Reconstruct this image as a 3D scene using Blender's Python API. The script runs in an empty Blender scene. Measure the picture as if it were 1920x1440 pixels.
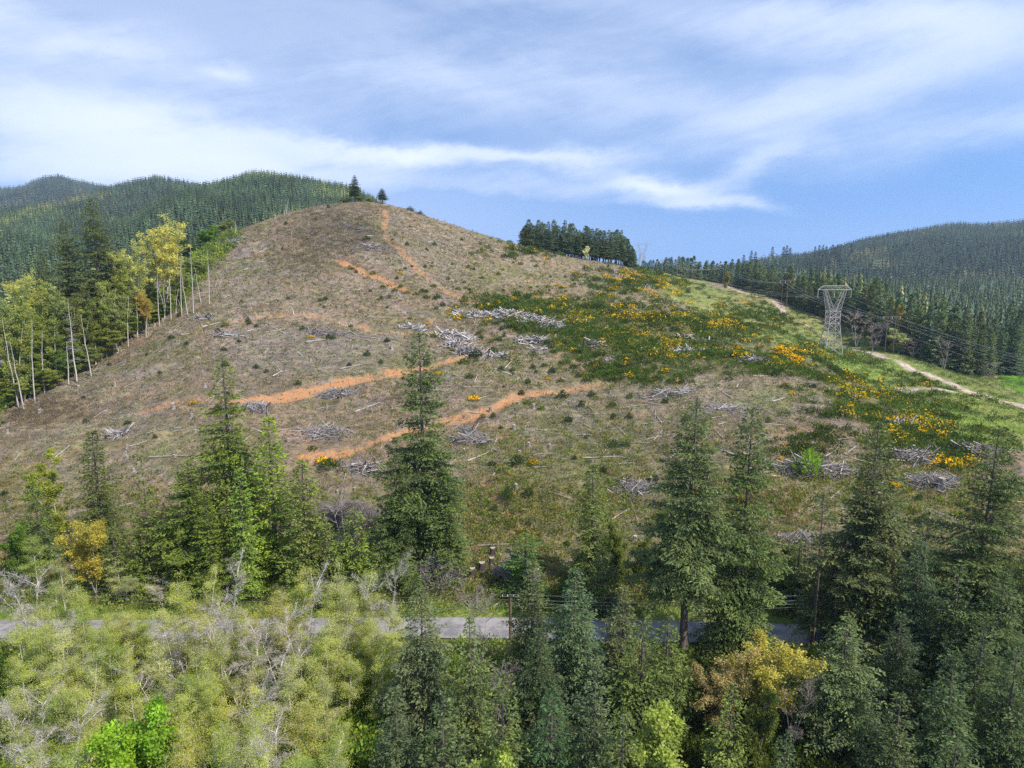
import bpy, math, random
import numpy as np
from mathutils import Vector, Matrix

C = bpy.context.scene.collection
SC = bpy.context.scene
# ------------------------------------------------------------------ camera
cam_d = bpy.data.cameras.new('camera'); cam = bpy.data.objects.new('camera', cam_d); C.objects.link(cam)
cam_d.sensor_width = 36.0; cam_d.lens = 24.0; cam_d.clip_start = 1.0; cam_d.clip_end = 20000
cam.location = (0, 0, 52.0); cam.rotation_euler = (math.radians(90 - 9.8), 0, 0)
SC.camera = cam
SC.render.engine = 'CYCLES'
SC.view_settings.view_transform = 'Standard'; SC.view_settings.look = 'None'
SC.view_settings.exposure = 0.36; SC.view_settings.gamma = 1.0
cy = SC.cycles
cy.max_bounces = 5; cy.diffuse_bounces = 2; cy.glossy_bounces = 1; cy.transmission_bounces = 3; cy.volume_bounces = 0; cy.transparent_max_bounces = 6
cy.use_adaptive_sampling = True; cy.adaptive_threshold = 0.008; cy.use_denoising = False; cy.denoiser = 'OPENIMAGEDENOISE'; cy.denoising_input_passes = 'RGB_ALBEDO_NORMAL'; cy.caustics_reflective = False; cy.caustics_refractive = False
# ------------------------------------------------------------------ sun and sky
SUN_EL, SUN_AZ = math.radians(48), math.radians(124)        # azimuth clockwise from north (the view direction)
sv = Vector((math.cos(SUN_EL) * math.sin(SUN_AZ), math.cos(SUN_EL) * math.cos(SUN_AZ), math.sin(SUN_EL)))
sun_d = bpy.data.lights.new('sun', 'SUN'); sun_d.energy = 5.0; sun_d.angle = math.radians(.5); sun_d.color = (1, .95, .87)
sun = bpy.data.objects.new('sun', sun_d); C.objects.link(sun)
sun.rotation_euler = sv.to_track_quat('Z', 'Y').to_euler()

class NT:
    """small helper for node trees"""
    def __init__(s, tree): s.t = tree; s.n = tree.nodes; s.l = tree.links
    def node(s, typ, **kw):
        n = s.n.new(typ)
        for k, v in kw.items(): setattr(n, k, v)
        return n
    def put(s, sock, v):
        if isinstance(v, bpy.types.NodeSocket): s.l.new(v, sock)
        elif v is not None: sock.default_value = v
    def math(s, op, a, b=None, c=None, clamp=False):
        n = s.node('ShaderNodeMath', operation=op); n.use_clamp = clamp
        s.put(n.inputs[0], a); s.put(n.inputs[1], b); s.put(n.inputs[2], c); return n.outputs[0]
    def noise(s, vec, scale, detail=4, rough=.55, dist=0.0):
        n = s.node('ShaderNodeTexNoise'); s.put(n.inputs['Vector'], vec); n.inputs['Scale'].default_value = scale
        n.inputs['Detail'].default_value = detail; n.inputs['Roughness'].default_value = rough; n.inputs['Distortion'].default_value = dist
        return n.outputs['Fac']
    def mix(s, f, a, b, mode='MIX'):
        n = s.node('ShaderNodeMix', data_type='RGBA', blend_type=mode); s.put(n.inputs[0], f); s.put(n.inputs[6], a); s.put(n.inputs[7], b)
        return n.outputs[2]
    def ramp(s, f, a, b, lo=0.0, hi=1.0):
        n = s.node('ShaderNodeMapRange', interpolation_type='SMOOTHSTEP'); s.put(n.inputs[0], f)
        n.inputs[1].default_value = a; n.inputs[2].default_value = b; n.inputs[3].default_value = lo; n.inputs[4].default_value = hi
        return n.outputs[0]

world = bpy.data.worlds.new('World'); SC.world = world; world.use_nodes = True
w = NT(world.node_tree); w.n.clear()
sky = w.node('ShaderNodeTexSky', sky_type='NISHITA'); sky.sun_disc = False; sky.sun_elevation = SUN_EL; sky.sun_rotation = SUN_AZ
sky.altitude = 300; sky.air_density = 1.0; sky.dust_density = 0.3; sky.ozone_density = 1.5
tc = w.node('ShaderNodeTexCoord').outputs['Generated']
sep = w.node('ShaderNodeSeparateXYZ'); w.put(sep.inputs[0], tc)
up_ = w.node('ShaderNodeVectorMath', operation='ADD'); w.put(up_.inputs[0], tc); up_.inputs[1].default_value = (0, 0, .30); w.l.new(up_.outputs[0], sky.inputs[0])   # sample above the dusty horizon band
az = w.math('ARCTAN2', sep.outputs[0], sep.outputs[1]); el = w.math('ARCSINE', sep.outputs[2])
def comb(x, y, z=0.0):
    n = w.node('ShaderNodeCombineXYZ'); w.put(n.inputs[0], x); w.put(n.inputs[1], y); w.put(n.inputs[2], z); return n.outputs[0]
# thin cloud sheet seen in perspective: a plane above the land, so the streaks foreshorten toward the horizon
elc = w.math('MAXIMUM', sep.outputs[2], .03)
px_ = w.math('DIVIDE', sep.outputs[0], elc); py_ = w.math('DIVIDE', sep.outputs[1], elc)
def rot_noise(ang, sx, sy, scale, detail, rough, dist, off=0.0):
    c, s_ = math.cos(ang), math.sin(ang)
    a = w.math('ADD', w.math('MULTIPLY', az, c * sx), w.math('MULTIPLY', el, s_ * sx)); b = w.math('ADD', w.math('MULTIPLY', az, -s_ * sy), w.math('MULTIPLY', el, c * sy))
    return w.noise(comb(a, b, off), scale, detail, rough, dist)
wisp = rot_noise(.20, 1.0, 5.0, 2.3, 8, .60, .5, 3.1)
wisp2 = rot_noise(-.12, 1.0, 3.2, 2.0, 8, .58, .6, 8.4)
puff = rot_noise(.02, 1.0, 2.6, 6.0, 9, .60, .3, 1.7)
fine = rot_noise(.22, 1.6, 9.0, 4.0, 8, .68, .4, 5.5)
wa = w.math('MULTIPLY', w.math('SUBTRACT', rot_noise(.0, 1., 2., 4.0, 6, .6, 0, 12.), .5), .32); we = w.math('MULTIPLY', w.math('SUBTRACT', rot_noise(.0, 1., 2., 5.0, 6, .6, 0, 22.), .5), .085)
azw = w.math('ADD', az, wa); elw = w.math('ADD', el, we)
def blob(a0, e0, ra, re, ang=0.0):       # soft ragged patch around a sky direction (degrees)
    a0, e0, ra, re = [math.radians(v) for v in (a0, e0, ra, re)]; c, s_ = math.cos(ang), math.sin(ang)
    da = w.math('SUBTRACT', azw, a0); de = w.math('SUBTRACT', elw, e0)
    x = w.math('DIVIDE', w.math('ADD', w.math('MULTIPLY', da, c), w.math('MULTIPLY', de, s_)), ra)
    y = w.math('DIVIDE', w.math('SUBTRACT', w.math('MULTIPLY', de, c), w.math('MULTIPLY', da, s_)), re)
    r2 = w.math('ADD', w.math('MULTIPLY', x, x), w.math('MULTIPLY', y, y))
    return w.math('EXPONENT', w.math('MULTIPLY', r2, -1.0))
CLOUDS = [  # azimuth, elevation, half width, half height, tilt, strength
 (-28, 9.6, 14, 3.0, -.08, .80), (-29, 14.6, 5, 1.3, .12, .50), (-23, 13.4, 2.5, .8, 0, .5), (-9, 8.9, 10, .9, -.03, .85), (3, 8.5, 8, .6, -.02, .55), (11, 6.2, 6, 1.0, -.18, .85),
 (14, 4.6, 6, .6, -.1, .6), (-36, 16, 4, 2.0, 0, .7), (-31, 6.6, 14, 2.2, 0, .6), (-20, 7.0, 12, 1.6, 0, .6), (0, 6.4, 9, 1.0, 0, .45), (24, 11.5, 14, 2.6, .18, .50), (8, 13, 16, 2.6, -.10, .42), (25, 16.5, 14, 1.6, -.15, .50), (21, 7.6, 7, 1.1, .35, .42), (-8, 14, 12, 2, .1, .3), (33, 9, 8, 1.4, .2, .4)]
cov = None
for a0, e0, ra, re, an, st in CLOUDS:
    b = w.math('MULTIPLY', blob(a0, e0, ra, re, an), st)
    cov = b if cov is None else w.math('SUBTRACT', w.math('ADD', cov, b), w.math('MULTIPLY', cov, b))
tex = w.math('ADD', w.math('MULTIPLY', wisp, .35), w.math('ADD', w.math('MULTIPLY', puff, .30), w.math('MULTIPLY', fine, .35)))
body = w.math('MULTIPLY', cov, w.ramp(w.math('ADD', tex, w.math('MULTIPLY', cov, .30)), .42, .74, .42, 1.0), clamp=True)
veil = w.math('MULTIPLY', w.ramp(el, .08, .28, .05, .38), w.ramp(w.math('ADD', wisp2, w.math('MULTIPLY', fine, .3)), .45, .80, .45, 1.0))
cl = w.math('ADD', body, w.math('MULTIPLY', veil, w.math('SUBTRACT', 1.0, body)), clamp=True)
cl = w.math('MAXIMUM', cl, w.math('MULTIPLY', w.ramp(az, -.35, .35, .40, .06), w.ramp(el, .30, .02)), clamp=True)
cl = w.math('MULTIPLY', cl, w.ramp(el, -.02, .01))
skyc = w.mix(1.0, sky.outputs[0], (.86, 1.30, 1.62, 1), 'MULTIPLY')
skyc = w.mix(cl, skyc, (6.9, 7.5, 8.8, 1))
bg = w.node('ShaderNodeBackground'); w.put(bg.inputs[0], skyc); bg.inputs[1].default_value = .118
out = w.node('ShaderNodeOutputWorld'); w.l.new(bg.outputs[0], out.inputs[0])
# ------------------------------------------------------------------ camera geometry and terrain height field
F = 1280.0; PITCH = math.radians(9.8); CP, SP = math.cos(PITCH), math.sin(PITCH); CAMZ = 52.0

def ray(px, py):
    u = (np.asarray(px, float) - 960) / F; v = (720 - np.asarray(py, float)) / F
    return u, CP + SP * v, -SP + CP * v

def at(px, py, Y):                       # point seen at (px, py) that lies Y metres north of the camera
    dx, dy, dz = ray(px, py); Y = np.asarray(Y, float)
    return dx / dy * Y, Y + 0 * dx, CAMZ + dz / dy * Y

def to_px(X, Y, Z):
    d = Y * CP - (Z - CAMZ) * SP; h = Y * SP + (Z - CAMZ) * CP
    d = np.maximum(d, 1e-3)
    return 960 + F * X / d, 720 - F * h / d

NEAR = [  # survey points on the visible slope: picture x, picture y, distance north
 # skyline of the cleared hill
 (500,415,362),(560,397,372),(640,385,385),(690,379,398),(730,383,402),(800,405,407),(860,424,417),(950,453,440),(1000,468,455),(1100,488,475),(1190,500,500),(1240,510,600),
 # left edge of the clearing
 (430,452,335),(400,480,318),(330,585,262),(200,665,218),(100,722,196),(0,785,176),
 # middle columns
 (690,960,130),(690,860,150),(690,760,178),(690,650,220),(690,560,270),(690,480,322),(690,425,362),
 (400,960,128),(400,860,147),(400,760,172),(400,650,212),(450,560,268),(480,490,318),
 (100,900,139),(100,820,158),(200,760,178),
 (950,1000,122),(950,900,141),(950,800,166),(950,700,203),(950,620,250),(950,550,312),(950,500,375),
 (1200,1000,124),(1200,900,142),(1200,800,166),(1200,700,206),(1200,620,262),(1200,560,340),(1150,520,410),
 (1500,1000,120),(1500,850,148),(1500,750,180),(1500,690,218),(1500,664,252),(1500,634,325),(1500,600,430),
 (1380,640,268),(1350,600,350),(1350,560,470),
 (1750,900,135),(1750,850,150),(1750,800,170),(1750,760,203),(1750,730,250),(1750,700,320),
 (1900,900,132),(1900,850,148),(1900,810,178),(1900,770,245),(1900,740,290),(1900,715,335),
 # corridor
 (1570,680,328),(1570,700,285),(1560,725,232),(1640,692,310),(1480,645,300),(1600,745,222),(1570,645,425),(1640,662,368),(1700,740,252),
 (1300,533,600),(1400,555,515),(1450,565,490),(1570,664,372),(1640,674,345),(1480,592,455),
 (1250,507,720),(1600,620,430),(1700,668,375),(1800,702,345),
 # bank above the road
 (100,1060,106),(400,1060,107),(900,1060,106),(1250,1060,105),(1500,1060,105),(1800,1060,106),
]
def _near_points():
    P = np.array(NEAR, float); X, Y, Z = at(P[:, 0], P[:, 1], P[:, 2])
    W = [(x, 99.5, .6) for x in (-160, -110, -60, 0, 60, 110, 160)] + [(x, 87, -.3) for x in (-160, -110, -60, 0, 60, 110, 160)] + \
        [(x, 70, -2) for x in (-120, -60, 0, 60, 120)] + [(x, 35, -5) for x in (-100, 0, 100)] + [(x, -20, -8) for x in (-150, 0, 150)] + \
        [(-230, 180, 0), (-250, 240, 2), (-230, 300, 8), (-240, 380, 25), (-200, 110, 2), (-300, 150, -8), (-330, 320, -5),
         (-190, 330, 28), (-170, 400, 62), (-130, 460, 66), (-60, 470, 68), (0, 500, 55), (60, 540, 42), (110, 600, 41),
         (-100, 560, 45), (0, 620, 35), (60, 700, 36), (-250, 470, 30), (-300, 600, 0), (-150, 680, 15), (-350, 700, -10),
         (220, 640, 30), (260, 560, 20), (300, 480, 6), (320, 420, -3), (330, 370, -7), (340, 330, -8), (250, 720, 30),
         (400, 500, -8), (420, 650, 0), (350, 740, 12), (260, 240, -6), (240, 180, 0), (330, 260, -9), (300, 110, 0), (430, 360, -10)]
    W = np.array(W, float)
    return np.concatenate([X, W[:, 0]]), np.concatenate([Y, W[:, 1]]), np.concatenate([Z, W[:, 2]])

_tx, _ty, _tz = _near_points(); _S = 100.0
def _tps_fit(lam=0.004):
    P = np.stack([_tx, _ty], 1) / _S; n = len(P)
    d = np.linalg.norm(P[:, None] - P[None], axis=2); K = np.where(d > 0, d * d * np.log(d + 1e-12), 0) + lam * np.eye(n)
    A = np.zeros((n + 3, n + 3)); A[:n, :n] = K; Q = np.hstack([np.ones((n, 1)), P]); A[:n, n:] = Q; A[n:, :n] = Q.T
    b = np.zeros(n + 3); b[:n] = _tz
    return P, np.linalg.solve(A, b)
_P, _W = _tps_fit()
def tps(X, Y):
    x = np.ravel(X) / _S; y = np.ravel(Y) / _S; out = np.empty(len(x)); n = len(_P)
    for i in range(0, len(x), 40000):
        q = np.stack([x[i:i+40000], y[i:i+40000]], 1)
        d2 = ((q[:, None] - _P[None]) ** 2).sum(2); k = np.where(d2 > 1e-12, .5 * d2 * np.log(d2 + 1e-20), 0)
        out[i:i+40000] = k @ _W[:n] + _W[n] + q @ _W[n+1:]
    return out.reshape(np.shape(X))

def sstep(a, b, x):
    t = np.clip((x - a) / (b - a), 0, 1); return t * t * (3 - 2 * t)

def vnoise(x, y, seed=0):                # smooth value noise, period-free
    xi = np.floor(x).astype(np.int64); yi = np.floor(y).astype(np.int64); fx = x - xi; fy = y - yi
    fx = fx * fx * (3 - 2 * fx); fy = fy * fy * (3 - 2 * fy)
    def h(a, b):
        n = (a * 374761393 + b * 668265263 + seed * 1442695041) & 0x7fffffff
        n = ((n ^ (n >> 13)) * 1274126177) & 0x7fffffff
        return ((n ^ (n >> 16)) & 0xffff) / 65535.0
    return (h(xi, yi) * (1 - fx) + h(xi + 1, yi) * fx) * (1 - fy) + (h(xi, yi + 1) * (1 - fx) + h(xi + 1, yi + 1) * fx) * fy
def fbm(x, y, o=4, seed=0):
    s = 0; a = .5
    for i in range(o): s = s + a * (vnoise(x, y, seed + i) - .5); x = x * 2.03 + 11.3; y = y * 2.03 + 5.7; a *= .5
    return s

# far hills: (tree height allowed for, [(px, py skyline, distance)], front half-width, back half-width)
RIDGES = [
 (13, [(-900,300,1100),(-300,395,1000),(150,440,900),(250,400,1000),(330,352,1120),(380,343,1150),(430,334,1200),(480,326,1230),(540,334,1230),(600,343,1230),(660,350,1230),(760,400,1230),(900,440,1250),(1050,478,1300),(1120,560,1350)], 750, 900),
 (16, [(-800,380,1500),(-100,420,1500),(120,380,1600),(185,350,1750),(240,336,1800),(290,326,1850),(330,330,1850),(385,340,1850),(440,350,1850),(560,370,1850),(680,420,1900),(760,560,1900)], 900, 900),
 (22, [(-1200,420,3200),(-500,420,3300),(-60,395,3400),(0,362,3500),(40,358,3500),(80,342,3500),(110,338,3500),(150,346,3500),(185,352,3500),(230,362,3500),(330,380,3600),(500,420,3700),(650,560,3700)], 2200, 1500),
 (20, [(1050,520,2600),(1250,520,2600),(1400,492,2500),(1480,480,2450),(1560,468,2400),(1620,452,2350),(1680,440,2300),(1740,430,2300),(1800,418,2300),(1860,415,2300),(1920,412,2300),(2000,400,2300),(2400,360,2300),(3200,380,2300)], 1400, 1200),
 (14, [(1000,515,1500),(1250,525,1500),(1380,500,1550),(1430,486,1570),(1460,482,1580),(1530,478,1600),(1600,476,1600),(1700,480,1600),(1850,490,1600),(2000,500,1600)], 500, 700),
]
def _ridge(r, X, Y):
    th, pts, wf, wb = r
    P = np.array(pts, float); x, y, z = at(P[:, 0], P[:, 1], P[:, 2]); z = z - th
    u = x / y; U = X / np.maximum(Y, 60.0)
    yr = np.interp(U, u, y); zr = np.interp(U, u, z)
    d = (Y - yr); w = np.where(d < 0, wf, wb); t = np.clip(1 - np.abs(d) / w, 0, 1); t = t * t * (3 - 2 * t)
    t = np.where(d < 0, t ** .8, t)
    return -25 + (zr + 25) * t

def H_far(X, Y):
    z = np.full(np.shape(X), -25.0)
    z = z + 20 * sstep(500, 900, Y) * sstep(100, 350, X) + 12 * sstep(-200, 200, X) * sstep(500, 900, Y)
    for r in RIDGES: z = np.maximum(z, _ridge(r, X, Y))
    a = sstep(600, 1300, Y)
    z = z + a * 60 * fbm(X / 330., Y / 330., 4, 7) * sstep(-20, 40, z)
    return z

def H(X, Y, detail=True):
    X = np.asarray(X, float); Y = np.asarray(Y, float)
    f = H_far(X, Y)
    w = (1 - sstep(640, 900, Y)) * sstep(-520, -260, X) * (1 - sstep(400, 560, X)) * sstep(-60, -20, Y)
    n = np.where(w > 0, tps(X, np.where(w > 0, Y, 100)), 0)
    n = np.clip(n, -30, 110)
    z = f * (1 - w) + n * w
    if detail:
        k = sstep(103, 118, Y) * w
        z = z + k * (4.6 * fbm(X / 26., Y / 26., 3, 3) + 1.7 * fbm(X / 5., Y / 5., 3, 9)) * (1 - sstep(330, 420, Y) * .7)
        z = z + w * .5 * fbm(X / 6., Y / 6., 2, 5) * (1 - sstep(82, 86, Y))
        # the flat bench the road runs on
        b = sstep(84.5, 87, Y) * (1 - sstep(97.5, 101, Y))
        z = z * (1 - b) + b * (-.12)
    return z

def hit(px, py, y0=60., y1=4500., n=900):
    """first ground point seen at picture position; returns X, Y, Z (nan where sky)"""
    px = np.atleast_1d(np.asarray(px, float)); py = np.atleast_1d(np.asarray(py, float))
    dx, dy, dz = ray(px, py); ys = y0 * (y1 / y0) ** (np.arange(n) / (n - 1))
    lo = np.full(len(px), np.nan); hi = lo.copy(); prev = np.full(len(px), y0); done = np.zeros(len(px), bool)
    for Yk in ys:
        m = ~done
        if not m.any(): break
        X = dx[m] / dy[m] * Yk; Z = CAMZ + dz[m] / dy[m] * Yk
        below = Z <= H(X, np.full(m.sum(), Yk), False)
        idx = np.where(m)[0][below]; lo[idx] = prev[idx]; hi[idx] = Yk; done[idx] = True; prev[m] = Yk
    for _ in range(12):
        mid = (lo + hi) / 2; g = H(dx / dy * mid, mid); b = (CAMZ + dz / dy * mid) <= g
        ok = ~np.isnan(mid); hi = np.where(ok & b, mid, hi); lo = np.where(ok & ~b, mid, lo)
    X = dx / dy * hi
    return X, hi, np.where(np.isnan(hi), np.nan, H(X, np.nan_to_num(hi, nan=100.)))
# ------------------------------------------------------------------ mesh helpers
class Batch:
    """collects quads (vectorised) with a colour per vertex and a material slot per face, builds ONE mesh"""
    def __init__(s): s.V = []; s.Fq = []; s.Cc = []; s.M = []; s.n = 0
    def quads(s, P, col, mat=0):          # P (n,4,3), col (n,3) or (n,4,3)
        n = len(P)
        if not n: return
        s.V.append(P.reshape(-1, 3)); s.Fq.append(np.arange(n * 4).reshape(n, 4) + s.n); s.n += n * 4
        col = np.asarray(col, float)
        if col.ndim == 1: col = np.tile(col, (n, 1))
        if col.ndim == 2: col = np.repeat(col[:, None], 4, 1)
        s.Cc.append(col.reshape(-1, 3)); s.M.append(np.full(n, mat))
    def verts_faces(s, V, Q, col, mat=0):
        s.V.append(V); s.Fq.append(Q + s.n); s.n += len(V); col = np.asarray(col, float)
        s.Cc.append(np.tile(col, (len(V), 1)) if col.ndim == 1 else col); s.M.append(np.full(len(Q), mat))
    def tubes(s, p0, p1, r0, r1, col, k=4, mat=0, cap=False):
        p0 = np.asarray(p0, float).reshape(-1, 3); p1 = np.asarray(p1, float).reshape(-1, 3); n = len(p0)
        if not n: return
        r0 = np.broadcast_to(r0, (n,)); r1 = np.broadcast_to(r1, (n,))
        d = p1 - p0; d = d / (np.linalg.norm(d, axis=1, keepdims=True) + 1e-9)
        up = np.where(np.abs(d[:, 2:3]) > .9, [[1., 0, 0]], [[0, 0, 1.]]); a = np.cross(d, up); a /= np.linalg.norm(a, axis=1, keepdims=True) + 1e-9; b = np.cross(d, a)
        t = np.arange(k) / k * 2 * np.pi; ring = a[:, None] * np.cos(t)[None, :, None] + b[:, None] * np.sin(t)[None, :, None]
        A = p0[:, None] + ring * r0[:, None, None]; B = p1[:, None] + ring * r1[:, None, None]
        V = np.concatenate([A, B], 1).reshape(-1, 3)
        i = np.arange(k); j = (i + 1) % k; q = np.stack([i, i + k, j + k, j], 1)
        Q = (q[None] + (np.arange(n) * 2 * k)[:, None, None]).reshape(-1, 4)
        col = np.asarray(col, float)
        if col.ndim == 2: col = np.repeat(col, 2 * k, 0)
        s.verts_faces(V, Q, col, mat)
        if cap and k == 6:
            for R in (A, B):
                s.quads(R[:, [0, 1, 2, 3]], (np.asarray(col)[::2*k] if col.ndim == 2 else col) * 1.25, mat); s.quads(R[:, [0, 3, 4, 5]], (np.asarray(col)[::2*k] if col.ndim == 2 else col) * 1.25, mat)
    def mesh(s, name, mats):
        V = np.concatenate(s.V).astype(np.float32); Q = np.concatenate(s.Fq).astype(np.int32); Cc = np.concatenate(s.Cc); M = np.concatenate(s.M).astype(np.int32)
        me = bpy.data.meshes.new(name); me.vertices.add(len(V)); me.vertices.foreach_set('co', V.ravel())
        me.loops.add(Q.size); me.loops.foreach_set('vertex_index', Q.ravel())
        me.polygons.add(len(Q)); me.polygons.foreach_set('loop_start', np.arange(0, Q.size, 4, dtype=np.int32))
        me.polygons.foreach_set('material_index', M)
        at_ = me.attributes.new('tint', 'FLOAT_COLOR', 'POINT'); c4 = np.ones((len(V), 4), np.float32); c4[:, :3] = Cc; at_.data.foreach_set('color', c4.ravel())
        for m in mats: me.materials.append(m)
        me.update(calc_edges=True); return me

def link(name, me, parent=None, loc=None):
    o = bpy.data.objects.new(name, me); C.objects.link(o)
    if parent: o.parent = parent
    if loc is not None: o.location = loc
    return o
def tag(o, label=None, cat=None, group=None, kind=None):
    if label: o['label'] = label
    if cat: o['category'] = cat
    if group: o['group'] = group
    if kind: o['kind'] = kind
    return o
def root(name, loc, rz=0, sc=1.0):
    o = bpy.data.objects.new(name, None); C.objects.link(o); o.empty_display_size = .5
    o.location = loc; o.rotation_euler = (0, 0, rz); o.scale = (sc, sc, sc) if np.isscalar(sc) else sc
    return o
def copy_thing(proto, loc, rz, sc, color=None):
    """copy a thing and its parts (shared mesh data)"""
    r = proto.copy(); C.objects.link(r); r.location = loc; r.rotation_euler = (0, 0, rz); r.scale = (sc, sc, sc) if np.isscalar(sc) else sc
    if color is not None: r.color = (*color, 1)
    for ch in proto.children:
        c = ch.copy(); C.objects.link(c); c.parent = r
        if color is not None and ch.name.startswith(('crown', 'flowers')): c.color = (*color, 1)
    return r

# ------------------------------------------------------------------ materials
def mat(name):
    m = bpy.data.materials.new(name); m.use_nodes = True; t = NT(m.node_tree); t.n.clear(); return m, t
def finish(t, shader): o = t.node('ShaderNodeOutputMaterial'); t.l.new(shader, o.inputs[0])
def leaf_mat(name, trans=.3, rough=.55, gain=1.0):
    m, t = mat(name); a = t.node('ShaderNodeAttribute', attribute_name='tint'); oi = t.node('ShaderNodeObjectInfo')
    c = t.mix(1.0, a.outputs['Color'], oi.outputs['Color'], 'MULTIPLY')
    n = t.noise(t.node('ShaderNodeNewGeometry').outputs['Position'], .35, 3); c = t.mix(1.0, c, t.mix(t.ramp(n, .3, .7), (.72 * gain, .75 * gain, .8 * gain, 1), (1.22 * gain, 1.18 * gain, 1.05 * gain, 1)), 'MULTIPLY')
    p = t.node('ShaderNodeBsdfPrincipled'); t.put(p.inputs['Base Color'], c); p.inputs['Roughness'].default_value = rough; p.inputs['Specular IOR Level'].default_value = .25
    tr = t.node('ShaderNodeBsdfTranslucent'); t.put(tr.inputs[0], t.mix(1.0, c, (1.1, 1.15, .55, 1), 'MULTIPLY'))
    mx = t.node('ShaderNodeMixShader'); mx.inputs[0].default_value = trans; t.l.new(p.outputs[0], mx.inputs[1]); t.l.new(tr.outputs[0], mx.inputs[2]); finish(t, mx.outputs[0]); return m
def wood_mat(name, scale=6.0):
    m, t = mat(name); a = t.node('ShaderNodeAttribute', attribute_name='tint')
    co = t.node('ShaderNodeTexCoord').outputs['Object']; n = t.noise(co, scale, 5, .7)
    c = t.mix(1.0, a.outputs['Color'], t.mix(t.ramp(n, .3, .7), (.6, .6, .6, 1), (1.3, 1.28, 1.25, 1)), 'MULTIPLY')
    p = t.node('ShaderNodeBsdfPrincipled'); t.put(p.inputs['Base Color'], c); p.inputs['Roughness'].default_value = .85; p.inputs['Specular IOR Level'].default_value = .2
    finish(t, p.outputs[0]); return m
def plain_mat(name, col, rough=.5, metal=0.0, nscale=2.0, amt=.25):
    m, t = mat(name); n = t.noise(t.node('ShaderNodeTexCoord').outputs['Object'], nscale, 5, .6)
    c = t.mix(t.ramp(n, .35, .65), tuple(v * (1 - amt) for v in col) + (1,), tuple(v * (1 + amt) for v in col) + (1,))
    p = t.node('ShaderNodeBsdfPrincipled'); t.put(p.inputs['Base Color'], c); p.inputs['Roughness'].default_value = rough; p.inputs['Metallic'].default_value = metal
    finish(t, p.outputs[0]); return m
M_NEEDLE = leaf_mat('needle_foliage', .28, gain=2.65); M_LEAF = leaf_mat('leaf_foliage', .45, gain=1.4); M_BARK = wood_mat('bark', 3.0); M_WOOD = wood_mat('weathered_wood', 5.0)
M_STEEL = plain_mat('galvanised_steel', (.40, .36, .35), .6, 0); M_POLE = plain_mat('creosoted_pole', (.16, .10, .07), .8, 0, 3.0); M_WIRE = plain_mat('aluminium_wire', (.40, .41, .43), .5, .3)
M_GLASS = plain_mat('pale_insulator', (.6, .62, .6), .3)

# the ground shader: low-frequency soil colour comes with the mesh (tint), bare earth as a mask (dirt)
def ground_material():
    m, t = mat('hillside_ground'); a = t.node('ShaderNodeAttribute', attribute_name='tint'); d = t.node('ShaderNodeAttribute', attribute_name='dirt')
    P = t.node('ShaderNodeNewGeometry').outputs['Position']
    n1 = t.noise(P, .06, 5, .6); n2 = t.noise(P, .45, 5, .7); n3 = t.noise(P, 2.2, 4, .75); n4 = t.noise(P, .16, 4, .65, .5)
    c = t.mix(1.0, a.outputs['Color'], t.mix(t.ramp(n2, .32, .68), (.62, .66, .66, 1), (1.38, 1.30, 1.25, 1)), 'MULTIPLY')
    c = t.mix(1.0, c, t.mix(t.ramp(n3, .3, .7), (.62, .64, .64, 1), (1.38, 1.35, 1.32, 1)), 'MULTIPLY')
    c = t.mix(t.math('MULTIPLY', t.ramp(n4, .50, .66), .45), c, t.mix(1.0, c, (.62, .95, .50, 1), 'MULTIPLY'))
    c = t.mix(t.math('MULTIPLY', t.ramp(n1, .52, .66), .40), c, t.mix(1.0, c, (1.20, .95, .92, 1), 'MULTIPLY'))
    nd = t.noise(P, .5, 5, .75)
    dm = t.ramp(t.math('ADD', d.outputs['Fac'], t.math('ADD', t.math('MULTIPLY', t.math('SUBTRACT', nd, .5), 2.2), t.math('MULTIPLY', t.math('SUBTRACT', n3, .5), 1.0))), .36, 1.0)
    dirt = t.mix(t.ramp(n3, .3, .7), (.34, .155, .065, 1), (.54, .27, .115, 1))
    dirt = t.mix(t.math('MULTIPLY', t.ramp(n2, .42, .62), .7), dirt, (.33, .21, .125, 1))
    c = t.mix(dm, c, dirt)
    p = t.node('ShaderNodeBsdfPrincipled'); t.put(p.inputs['Base Color'], c); p.inputs['Roughness'].default_value = .95; p.inputs['Specular IOR Level'].default_value = .1
    b = t.node('ShaderNodeBump'); b.inputs['Strength'].default_value = .7; b.inputs['Distance'].default_value = .5
    t.put(b.inputs['Height'], t.math('ADD', n3, t.math('MULTIPLY', n2, 2.0))); t.l.new(b.outputs[0], p.inputs['Normal'])
    finish(t, p.outputs[0]); return m
M_GROUND = ground_material()
# ------------------------------------------------------------------ the ground: one sheet from under the camera to the horizon
YS = np.concatenate([np.arange(-40, 85, 2.), np.arange(85, 105, .5), np.arange(105, 420, .9), np.arange(420, 700, 3.), 700 * 1.021 ** np.arange(0, 124)])
US = np.linspace(-1.15, 1.15, 1000)
GY = np.repeat(YS[:, None], len(US), 1); GX = US[None, :] * (GY + 80)
GZ = H(GX, GY)
GPX, GPY = to_px(GX, GY, GZ)
def Hq(X, Y):                            # ground height by lookup
    X = np.asarray(X, float); Y = np.asarray(Y, float)
    r = np.interp(Y, YS, np.arange(len(YS))); c = np.clip((X / (Y + 80) - US[0]) / (US[1] - US[0]), 0, len(US) - 1.001)
    r = np.clip(r, 0, len(YS) - 1.001); i = r.astype(int); j = c.astype(int); a = r - i; b = c - j
    return (GZ[i, j] * (1 - b) + GZ[i, j + 1] * b) * (1 - a) + (GZ[i + 1, j] * (1 - b) + GZ[i + 1, j + 1] * b) * a
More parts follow.
